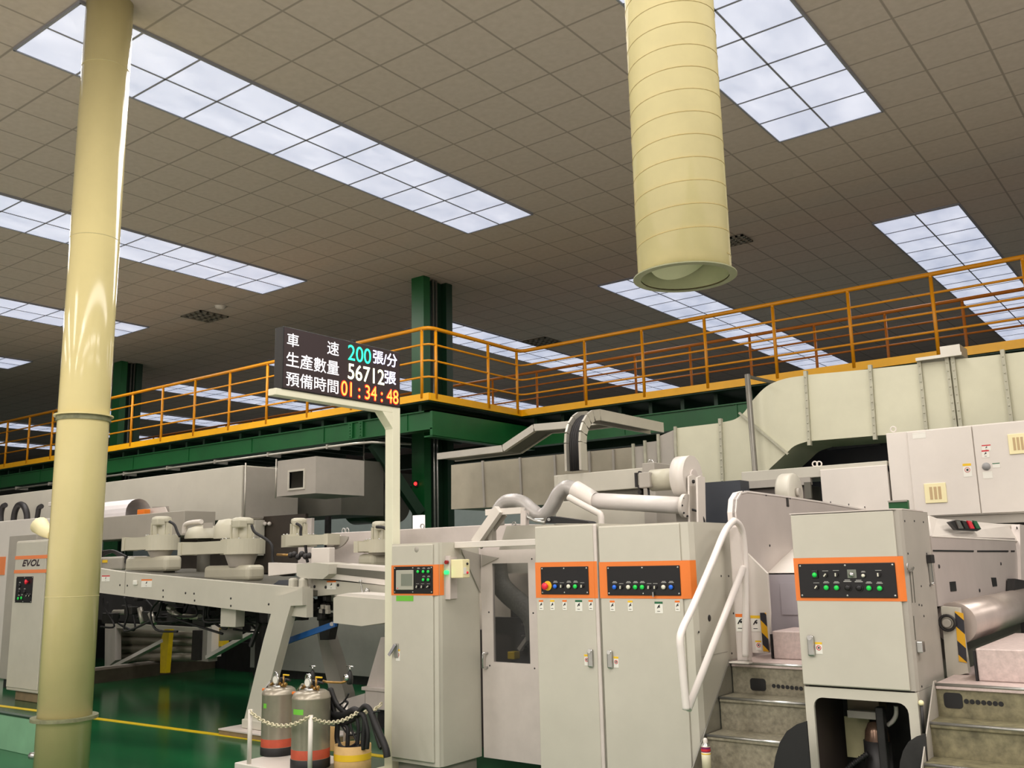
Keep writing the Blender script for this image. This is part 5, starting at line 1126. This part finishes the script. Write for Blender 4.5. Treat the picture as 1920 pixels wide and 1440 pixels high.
# grey beam behind with paper on it
q = RY(150, 966, 345, 1010, 7.6)
t = thing('machine_beam', 'long plain grey machine beam behind the fan units, carrying rolled paper', 'machine beam', ((q[0]+q[1])/2, 7.6, q[2]))
MB().box(q[0]-.5, q[1], 7.6, 8.1, q[2], q[3], .008).build('beam', mat('mid_warm_grey', (168, 162, 150), .45, noise=.04), t); MB().box(q[0]-.4, q[0]-.2, 7.8, 8.0, 0, q[2]).build('support', DGREY, t); MB().box(q[1]-.2, q[1]-.05, 9.0, 9.1, 0, q[2]+.1).build('support', DARK, t); MB().box(q[1]-.2, q[1]-.05, 8.1, 9.1, q[2]+.02, q[2]+.1).build('bracket', DARK, t)
zt_ = q[3]
a, b = at(199, 966, Y=7.75), at(248, 966, Y=7.75); rr = .175
t = thing('paper_roll', 'white rolled sheet of paper lying on the grey machine beam right of the cream pipe', 'paper', ((a.x+b.x)/2, 7.8, zt_))
P = [(7.85+rr*1.2*math.cos(i*math.pi/10), zt_+.05+rr*1.2*math.sin(i*math.pi/10)) for i in range(11)]
m = MB()
for (ya, za_), (yb, zb2) in zip([(7.85+rr*1.2, zt_+.002)]+P+[(7.85-rr*1.2, zt_+.002)], (P+[(7.85-rr*1.2, zt_+.002)])): m.face([(a.x-.1, ya, za_), (b.x, ya, za_), (b.x, yb, zb2), (a.x-.1, yb, zb2)], True)
m.build('sheet', PAPER, t)
t = thing('orange_box', 'small orange box on the grey machine beam between paper roll and pale sheet', 'box', at(263, 966, Y=7.75)); q = RY(257, 955, 270, 966, 7.7); MB().box(q[0], q[1], 7.7, 7.8, zt_+.001, q[3], .006).build('body', mat('orange_plastic', (226, 124, 20), .5, noise=.05), t); MB().box(q[0]+.02, q[1]-.02, 7.698, 7.7, zt_+.03, zt_+.06).build('mark', LORG, t)
t = thing('folded_sheet', 'pale pink folded cardboard sheet on the grey machine beam behind the first fan motor', 'cardboard', at(295, 966, Y=7.9)); MB().prism(VB([(267, 955), (309, 950), (317, 967), (275, 967)], 7.85), (0, .01, 0)).build('front_leaf', PALE, t); MB().prism(VB([(285, 950), (316, 949), (318, 968), (290, 968)], 7.95), (0, .01, 0)).build('rear_leaf', GREYP, t)
# left low housing behind pipe
t = thing('low_cover', 'grey low machine cover with small yellow tag just right of the cream pipe', 'machine cover', at(210, 1062, Y=6.7)); q = RY(170, 1044, 228, 1064, 6.7); MB().box(q[0]-.3, q[1], 6.7, 7.1, q[2]-.04, q[3], .03, 3).build('cover', GREYP, t); q = RY(192, 1050, 201, 1055, 6.695); MB().box(q[0], q[1], 6.692, 6.7, q[2], q[3]).build('yellow_tag', LYEL, t)
m = MB()
for k in range(4): m.tube(spline(VB([(190, 1034+k*3), (210, 1032+k), (222, 1036+k*2), (238, 1044+k*4)], 6.75), 4), .014, 6)
t = thing('cable_bundle', 'dark cable bundle draped under the first fan unit', 'cables', at(215, 1040, Y=6.75)); m.build('cables', DARK, t)

# ---- under the conveyor
t = thing('roller_frame', 'steel frame with horizontal rollers under the conveyor, right of the cream pipe', 'machine frame', at(290, 1250, Y=8.4))
YR = 8.3
MB().prism(VB([(197, 1170), (216, 1170), (216, 1238), (196, 1256)], YR), (0, .1, 0)).build('end_plate', WHITE, t)
MB().prism(VB([(197, 1168), (385, 1178), (385, 1185), (197, 1177)], YR+.02), (0, .1, 0)).build('top_rail', BEIGE, t)
for k in range(4): MB().cyl(at(205, 1184+k*16.5, Y=YR+.3), at(372, 1190+k*13.5, Y=YR+.3), .075, seg=16).build('roller', mat('grey_roller_tube', (150, 144, 128), .35, metal=.4, noise=.1), t)
MB().prism(VB([(361, 1182), (378, 1182), (376, 1238), (358, 1238)], YR-.02), (0, .12, 0)).build('bearing_plate', DARK, t)
MB().bar(at(200, 1258, Y=YR-.1), at(312, 1200, Y=YR-.1), .05, .12, (0, 1, 0)).build('diagonal_strut', WHITE, t)
MB().prism(VB([(301, 1202), (308, 1180), (318, 1180), (311, 1262), (300, 1262)], YR-.16), (0, .07, 0)).build('yellow_stand', YEL, t)
MB().box(at(374, 1140, Y=YR).x, at(394, 1140, Y=YR).x, YR, YR+.15, at(380, 1240, Y=YR).z, at(380, 1130, Y=YR).z).build('upright', GREYP, t)
MB().box(at(393, 1140, Y=YR).x, at(401, 1140, Y=YR).x, YR-.02, YR+.15, at(395, 1232, Y=YR).z, at(395, 1130, Y=YR).z).build('upright', WHITE, t)
MB().bar(at(392, 1232, Y=YR-.1), at(478, 1184, Y=YR-.1), .05, .12, (0, 1, 0)).build('diagonal_strut', WHITE, t)
MB().prism(VB([(405, 1178), (418, 1178), (418, 1212), (402, 1212)], YR+.1), (0, .1, 0)).build('yellow_stand', YEL, t)
a, b = at(150, 1283, Z=.0), at(462, 1243, Z=.0)
t2 = thing('floor_rail', 'grey steel floor rail on the green floor under the conveyor', 'rail', a)
MB().bar(a+V((0, 0, .09)), b+V((0, 0, .09)), .3, .18).build('base_beam', mat('brown_grey_base', (98, 88, 74), .6, noise=.2, scale=5), t2)
MB().bar(a+V((-.06, 0, .19)), b+V((-.06, 0, .19)), .16, .02).build('rail_head', GREYP, t2)
# dark machine clutter under the conveyor
t = thing('drive_mechanism', 'dark tangle of drive shafts, brackets and hoses hanging under the conveyor', 'machine', at(300, 1150, Y=7.6))
MB().box(at(160, 1120, Y=9.6).x, at(470, 1120, Y=9.6).x, 9.6, 9.7, .0, 1.5).build('back_plate', mat('painted_deep_shadow', (34, 32, 34), .7, noise=.2), t)  # dark sheet painted as the deep shade behind the clutter
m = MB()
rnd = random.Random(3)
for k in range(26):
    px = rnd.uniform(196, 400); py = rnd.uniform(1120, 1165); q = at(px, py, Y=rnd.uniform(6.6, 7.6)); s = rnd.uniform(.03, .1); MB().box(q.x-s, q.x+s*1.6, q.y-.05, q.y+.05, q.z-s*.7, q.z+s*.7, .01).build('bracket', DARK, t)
MB().prism(VB([(160, 1098), (480, 1138), (480, 1166), (330, 1172), (160, 1160)], 7.4), (0, .05, 0)).build('under_shade_sheet', mat('painted_deep_shadow', (34, 32, 34)), t)  # dark sheet added as shade close under the belt
m = MB()
for k in range(14):
    px = rnd.uniform(190, 440); q = VB([(px, 1115+rnd.uniform(0, 15)), (px+rnd.uniform(-20, 20), 1140+rnd.uniform(0, 20)), (px+rnd.uniform(-40, 60), 1165+rnd.uniform(-10, 20)), (px+rnd.uniform(-10, 90), 1160+rnd.uniform(-10, 30))], rnd.uniform(6.4, 7.4)); m.tube(spline(q, 5), .014, 6)
m.build('hoses', RUBBER, t)
m = MB()
for px, py, dx, dy in ((214, 1148, 40, -1), (262, 1140, 6, 28), (282, 1150, 8, 20), (345, 1156, 30, 1), (300, 1134, 24, 8), (318, 1144, 20, 12)): m.cyl(at(px, py, Y=7.0), at(px+dx, py+dy, Y=7.0), .035, seg=10)
m.build('shafts', ALU, t)
MB().bar(at(487, 1168, Y=6.5), at(470, 1212, Y=6.5), .035, .035, (0, 1, 0)).build('lever', DARK, t)
MB().cyl(at(433, 1178, Y=7.4), at(433, 1200, Y=7.4), .14, seg=16).build('lower_drum', GREYP, t)
q = RY(425, 1205, 470, 1262, 9.5); MB().box(q[0], q[1], 9.5, 9.58, 0, q[3]).build('pedestal', DARK, t)
# ---- between leg and white post
t = TH
MB().prism(VB([(625, 1121), (633, 1117), (726, 1125), (726, 1167), (678, 1174), (625, 1168)], 5.9), (0, .3, 0)).build('end_cover', BEIGE, t)
MB().prism(VB([(626, 1117), (650, 1112), (727, 1118), (726, 1125), (633, 1117.5)], 5.91), (0, .3, 0)).build('end_cover_flange', WHITE, t)
m = MB()
for k in range(30): q = at(rnd.uniform(566, 624), rnd.uniform(1122, 1160), Y=rnd.uniform(6.3, 6.6)); s = rnd.uniform(.02, .05); m.box(q.x-s, q.x+s, q.y-s, q.y+s, q.z-s, q.z+s, .008)
t = thing('drive_chain_block', 'black clustered gear and chain block between the white leg and the hanging end cover', 'machine', at(595, 1150, Y=6.5)); m.build('gears', DARK, t)
m = MB()
for px, py in ((603, 1138), (611, 1139), (600, 1146), (612, 1147)): q = at(px, py, Y=6.28); m.box(q.x-.02, q.x+.02, 6.28, 6.32, q.z-.02, q.z+.02, .004)
m.build('connector_plugs', GREYP, t); MB().prism(VB([(538, 1125), (560, 1118), (575, 1150), (540, 1165)], 6.5), (0, .1, 0)).build('dark_plate', DARK, t)
MB().prism(VB([(596, 1150), (625, 1150), (615, 1200), (600, 1200)], 6.6), (0, .1, 0)).build('hanger', DARK, t)
t = thing('blue_bar', 'flat blue painted bar running diagonally between white leg and end cover', 'bar', at(525, 1210, Y=6.35))
MB().prism(VB([(520, 1203), (628, 1164), (628, 1175), (520, 1214)], 6.3), (0, .03, 0)).build('bar', BLUE, t); MB().cyl(at(622, 1170, Y=6.29), at(622, 1170, Y=6.34), .02, seg=10).build('pin', STEEL, t)
t = thing('machine_casing', 'large plain grey machine casing in shade behind the tanks and white leg', 'machine panel', at(600, 1270, Y=9.2))
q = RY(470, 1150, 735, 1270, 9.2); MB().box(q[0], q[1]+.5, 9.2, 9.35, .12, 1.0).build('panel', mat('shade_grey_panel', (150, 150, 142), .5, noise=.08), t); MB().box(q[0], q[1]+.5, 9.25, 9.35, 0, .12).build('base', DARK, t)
t = thing('slanted_leg', 'grey-white slanted machine leg leaning left, standing behind the tank valves', 'machine leg', at(640, 1310, Y=7.4))
MB().prism(VB([(594, 1185), (611, 1185), (624, 1225), (646, 1300), (650, 1330), (625, 1330), (606, 1245)], 7.4), (0, .15, 0)).build('leg', GREYP, t); MB().box(at(622, 1320, Y=7.4).x, at(652, 1320, Y=7.4).x, 7.35, 7.6, 0, .12).build('foot', GREYP, t)
t = thing('footed_leg', 'pale slanted machine leg leaning right with a thick foot block, beside the white post', 'machine leg', at(700, 1320, Y=6.9))
MB().prism(VB([(714, 1195), (735, 1195), (735, 1292), (686, 1292)], 6.9), (0, .12, 0)).build('leg', PALE, t)
a, b = at(684, 1289, Y=6.85), at(740, 1330, Y=6.85); MB().box(a.x, b.x, 6.85, 7.25, .19, a.z, .012).build('foot_block', PALE, t); MB().box(a.x-.03, b.x, 6.83, 7.27, a.z-.025, a.z+.008, .004).build('block_edge', PALE, t)
q0, q1 = at(635, 1320, Y=7.1), at(684, 1310, Y=7.1); MB().prism(VB([(634, 1318), (650, 1310), (684, 1300), (684, 1328), (640, 1340)], 7.1), (0, .12, 0)).build('cross_member', PALE, t)
MB().box(a.x+.08, b.x-.02, 6.95, 7.15, 0, .19).build('jack_foot', DARK, t)
# brown pad under the big leg
a, b = at(412, 1377, Z=.0), at(500, 1400, Z=0)
t = thing('floor_pad', 'brown wooden floor pad with white edge under the big slanted leg', 'pad', ((a.x+b.x)/2, 6.1, 0)); MB().box(a.x, a.x+1.35, 5.88, 6.4, 0, .045).build('board', WOOD, t); MB().box(a.x, a.x+1.35, 5.87, 6.41, .046, .058).build('top_sheet', PALE, t)

# ================================================================== tank cart
CZ = .13
c0 = at(470, 1427, Z=CZ); c1 = at(628, 1432, Z=CZ)
tx = (-6.28, -5.66); ty = (4.66, 5.28)
t = thing('tank_cart', 'low white cart with thin corner posts carrying the two steel tanks', 'cart', ((tx[0]+tx[1])/2, 4.97, 0))
A = at(577, 1440, Z=CZ); B = at(466, 1424, Z=CZ)
fx = (B.x, at(628, 1430, Z=CZ).x)
xd = at(627, 1430, Z=CZ).x; MB().box(-6.33, xd, 4.72, 5.3, CZ-.05, CZ, .006).build('deck', WHITE, t)
MB().box(-6.32, xd-.01, 4.73, 5.29, .05, CZ-.051).build('skirt', WHITE, t)
for x in (-6.25, xd-.1):
    for y in (4.8, 5.2): MB().cyl((x-.015, y, .028), (x+.015, y, .028), .028, seg=14).build('caster', RUBBER, t)
pA = at(467, 1425, Y=4.75); pB = at(581, 1438, Y=4.74); pC = at(672, 1432, Y=5.2)
zA = at(469, 1330, Y=4.75).z; zB = at(581, 1341, Y=4.74).z
MB().cyl((pA.x, 4.75, CZ), (pA.x, 4.75, zA), .017, seg=12).build('post', WHITE, t)
MB().cyl((pB.x, 4.74, CZ), (pB.x, 4.74, zB), .017, seg=12).build('post', WHITE, t)
xC = xd-.03; zC = zB; MB().cyl((xC, 5.26, CZ), (xC, 5.26, zC), .017, seg=12).build('post', WHITE, t)
MB().cyl((-6.3, 5.26, CZ), (-6.3, 5.26, zC), .017, seg=12).build('post', WHITE, t)
# chain
def chain_pts(a, b, sag, n):
    return [a.lerp(b, i/n)-V((0, 0, sag*4*(i/n)*(1-i/n))) for i in range(n+1)]
def add_chain(m, P):
    for i in range(len(P)-1):
        a, b = P[i], P[i+1]; d = (b-a); c = (a+b)/2; L = d.length*.68; d.normalize(); s = d.cross(V((0, 0, 1))).normalized(); u = s if i % 2 else s.cross(d)
        m.tube([c+d*L*math.cos(k*math.pi/5)+u*.0125*math.sin(k*math.pi/5) for k in range(10)], .0052, 6, True)
t = thing('barrier_chain', 'off-white link chain strung between the posts of the tank cart', 'chain', (pB.x, 4.74, zB))
m = MB(); a, b, c = V((pA.x, 4.74, zA-.01)), V((pB.x, 4.725, zB-.008)), V((xC, 5.25, zC-.01))
add_chain(m, chain_pts(a, b, .085, 26)); m.build('chain_run', mat('chain_cream', (214, 206, 176), .4, metal=.2, noise=.1), t)
m = MB(); cc = at(674, 1333, Y=5.1); add_chain(m, chain_pts(b, cc, .06, 22)); m.build('chain_run', MATS['chain_cream'], t)
m = MB(); add_chain(m, chain_pts(cc, V((cc.x-.12, 5.45, cc.z)), .03, 9)); m.build('chain_run', MATS['chain_cream'], t)
# tanks
def tank(label, cx, cy, r, z0, ztop, tape, flip):
    t = thing('pressure_tank', label, 'tank', (cx, cy, z0), 'steel pressure tanks on the white cart')
    h = ztop-z0
    MB().lathe([(r, .0), (r, h*.88), (r*1.012, h*.885), (r*1.012, h*.90), (r*.99, h*.91), (r*.93, h*.955), (r*.75, h*.985), (r*.35, h), (0, h)], (cx, cy, z0), seg=48).build('shell', TANKM, t)
    MB().lathe([(r*1.02, 0), (r*1.03, .012), (r*1.03, h*.115), (r*1.005, h*.12)], (cx, cy, z0), seg=48).build('rubber_boot', RUBBER, t)
    MB().lathe([(r*1.004, h*.125), (r*1.006, h*.24), (r*1.0, h*.245)], (cx, cy, z0), seg=48).build('red_band', REDB, t)
    w = math.atan2(-.85, .52)
    P = [(cx+r*1.006*math.cos(w+a), cy+r*1.006*math.sin(w+a)) for a in [(tape[0]+(tape[1]-tape[0])*i/6) for i in range(7)]]
    MB().strip(P, z0+h*.70, z0+h*.77).build('green_tape', GTAPE, t)
    # fittings on the lid
    MB().lathe([(r*.4, 0), (r*.4, .012), (r*.2, .02), (0, .02)], (cx, cy, ztop-.004), seg=24).build('lid', STEEL, t)
    m = MB(); m.ring((cx-.01, cy-.03, ztop+.075), (.2, 1, .1), .035, .006, 18, 6).cyl((cx-.01, cy-.03, ztop), (cx-.01, cy-.03, ztop+.045), .008, seg=8); m.build('lid_clamp', CHROME, t)
    m = MB()
    for k in range(6): m.cyl((cx-r*.7+k*.035, cy-.02, ztop+.01+.012*(k % 2)), (cx-r*.7+k*.035+.03, cy-.02, ztop+.012+.01*(k % 2)), .012, seg=8)
    m.cyl((cx-r*.6, cy, ztop-.03), (cx-r*.6, cy, ztop+.02), .01, seg=8).cyl((cx+r*.5, cy, ztop-.03), (cx+r*.5, cy, ztop+.03), .01, seg=8); m.build('brass_manifold', BRASS, t)
    g = MB().cyl((cx+.02, cy-.06, ztop+.055), (cx+.02, cy-.04, ztop+.055), .034, seg=18).build('pressure_gauge', STEEL, t); MB().cyl((cx+.02, cy-.0615, ztop+.055), (cx+.02, cy-.06, ztop+.055), .028, seg=18).build('dial', LABEL, g)
    MB().bar((cx-.075, cy-.07, ztop-.005), (cx-.02, cy-.07, ztop+.045), .02, .01).build('clamp_lever', CHROME, t); MB().box(cx-r*.85, cx-r*.5, cy-r*.62, cy-r*.5, ztop-.035, ztop-.015, .004).build('orange_tag', LORG, t)
    m = MB(); m.cyl((cx+r*.2, cy+.03, ztop), (cx+r*.2, cy+.03, ztop+.05), .012, seg=8).cyl((cx-r*.3, cy+.05, ztop), (cx-r*.3, cy+.05, ztop+.06), .014, seg=8).cyl((cx-r*.5, cy+.05, ztop+.05), (cx+r*.6, cy+.04, ztop+.045), .01, seg=8); m.build('dark_fittings', DARK, t)
    o = MB().cyl((cx+.05, cy, ztop), (cx+.05, cy, ztop+.085), .008, seg=8).build('ball_valve', BRASS, t); MB().box(cx+.045, cx+.115, cy-.006, cy+.006, ztop+.085, ztop+.095, .002).build('yellow_lever', LYEL, o)
    return t
p = at(520, 1420, Z=CZ); r_ = .135
tank('left-hand steel pressure tank with narrow green tape mark, farther back on the cart', at(521, 1414, Y=5.12).x, 5.12, r_, CZ+.001, at(521, 1286, Y=5.12).z, (-.75, -.45), 0)
tank('right-hand steel pressure tank with wide green tape label, in front of the thin cart post', at(582, 1418, Y=4.93).x, 4.93, r_+.008, CZ+.001, at(582, 1292, Y=4.93).z, (-.82, -.1), 1)
def regulator(label, px, py, Y):
    q = at(px, py, Y=Y); t = thing('air_regulator', label, 'regulator', q); MB().lathe([(.012, -.05), (.022, -.045), (.024, 0), (.016, .03), (.012, .045)], q, seg=16).build('body', DARK, t)
    MB().cyl(q+V((0, 0, .045)), q+V((0, 0, .075)), .005, seg=8).build('spindle', CHROME, t); MB().cyl(q+V((-.035, 0, .077)), q+V((.035, 0, .077)), .0055, seg=8).build('tee_handle', CHROME, t)
    MB().cyl(q+V((-.06, 0, -.01)), q+V((-.02, 0, -.01)), .009, seg=8).build('inlet', BRASS, t); MB().lathe([(.0, .015), (.022, .013), (.024, 0)], q+V((-.01, -.024, 0)), (0, -1, 0), 16).build('gauge', CHROME, t)
    return t
regulator('black air regulator with T handle rising between the two tanks', 586, 1268, 5.15)
r2 = regulator('black air regulator with T handle on a side pipe right of the tanks', 656, 1270, 4.95)
MB().tube(PY([(606, 1277), (614, 1279), (640, 1280), (650, 1277)], 4.95), .009, 8).build('side_pipe', BRASS, r2)
# cardboard drum with hoses
DYY = 5.12; dx = at(661, 1420, Y=DYY); dz = at(660, 1402, Y=DYY-.1).z; rD = .138
t = thing('cardboard_drum', 'round brown cardboard drum with yellow tape beside the tank cart', 'drum', (dx.x, DYY, 0))
MB().lathe([(rD-.012, .02), (rD-.012, dz), (rD, dz), (rD, 0), (0, 0)], (dx.x, DYY, 0), seg=40).build('shell', KRAFT, t)
MB().lathe([(rD+.0015, dz-.10), (rD+.0015, dz-.055)], (dx.x, DYY, 0), seg=40).build('yellow_tape', LYEL, t)
MB().lathe([(0, dz-.03), (rD-.013, dz-.03)], (dx.x, DYY, 0), seg=30).build('filling', DARK, t)
MB().box(at(613, 1400, Y=5.4).x, at(634, 1400, Y=5.4).x, 5.4, 5.41, .14, at(620, 1362, Y=5.4).z).build('loose_flap', KRAFT, t)
t = thing('air_hoses', 'coil of black rubber hoses draped over the cart post into the cardboard drum', 'hoses', (dx.x, DYY, .1))
YHs = 5.1
for l, rr in (([(618, 1290), (622, 1310), (626, 1330), (630, 1348)], .018), ([(620, 1292), (630, 1318), (646, 1335), (664, 1346), (674, 1334), (684, 1324), (694, 1332), (702, 1360), (712, 1395), (716, 1402)], .02),
              ([(625, 1345), (640, 1356), (660, 1350), (676, 1338), (684, 1350), (682, 1380), (680, 1405)], .02), ([(626, 1352), (650, 1362), (652, 1385), (651, 1404)], .016),
              ([(668, 1340), (672, 1365), (670, 1400)], .014), ([(640, 1335), (652, 1318), (645, 1314)], .008), ([(700, 1336), (712, 1333)], .006), ([(634, 1352), (632, 1385), (640, 1402), (660, 1404), (676, 1400)], .02),
              ([(618, 1335), (632, 1342), (648, 1340), (664, 1332), (672, 1336)], .03), ([(620, 1346), (640, 1352), (660, 1345), (670, 1338)], .026), ([(619, 1300), (618, 1325), (624, 1350)], .022), ([(630, 1325), (642, 1318), (650, 1308), (654, 1300)], .007),
              ([(655, 1345), (660, 1370), (668, 1392), (650, 1403)], .009), ([(640, 1360), (655, 1378), (678, 1372)], .007), ([(684, 1345), (690, 1375), (688, 1404)], .016), ([(696, 1336), (706, 1362), (722, 1400), (726, 1420)], .026)):
    MB().tube(spline(PY(l, YHs), 6), rr, 8).build('hose', RUBBER, t)

# ================================================================== lights, world, colour
def area(name, x, y, z, sx, sy, e, col, rot=(0, 0, 0)):
    ld = bpy.data.lights.new(name, 'AREA'); ld.shape = 'RECTANGLE'; ld.size = sx; ld.size_y = sy; ld.energy = e; ld.color = col
    o = bpy.data.objects.new(name, ld); COL.objects.link(o); o.location = (x, y, z); o.rotation_euler = rot; return o
WARM = (1., .935, .88)
LK = .74
for i, (x, y, e) in enumerate(((-3.1, -4.5, 1), (1.7, -3.0, 1), (-7.9, -4.0, 1), (1.7, 4.0, 1), (-12.7, -4., 1), (-17.5, -4., .8), (6.5, 0, .8), (6.5, 8, 1.))):  # last one is added out of view to lift the ceiling at right
    area('strip_fill_lamp', x, y, CEIL-.05, 1.15, 6.5, 380*e*LK, WARM)
area('strip_fill_lamp', -3.1, 3.2, CEIL-.06, 1.1, 12.0, 420*LK, WARM)
for x in (-7.9, -12.7, -17.5):
    area('strip_fill_lamp', x, 6.9, CEIL-.06, 1.1, 6.0, 230*LK, WARM)
for x in (-12.7, -3.1, 6.5):
    area('strip_fill_lamp', x, -12.5, CEIL-.05, 1.15, 6.5, 640*LK, WARM)  # unseen lamps added far behind the camera to brighten duct and fronts
for x in (-3.1, -7.9, -12.7, -17.5, -22.3):
    area('strip_fill_lamp', x, 18., CEIL-.06, 1.1, 8.0, 120*LK, WARM)
w = bpy.data.worlds.new('world'); SC.world = w; w.use_nodes = True
w.node_tree.nodes['Background'].inputs[0].default_value = (1., .91, .89, 1); w.node_tree.nodes['Background'].inputs[1].default_value = .45
SC.view_settings.view_transform = 'Standard'; SC.view_settings.look = 'None'; SC.view_settings.exposure = 0.
SC.cycles.max_bounces = 6; SC.cycles.diffuse_bounces = 3; SC.cycles.glossy_bounces = 3; SC.cycles.transparent_max_bounces = 6
SC.cycles.sample_clamp_indirect = 4; SC.cycles.caustics_reflective = False; SC.cycles.caustics_refractive = False
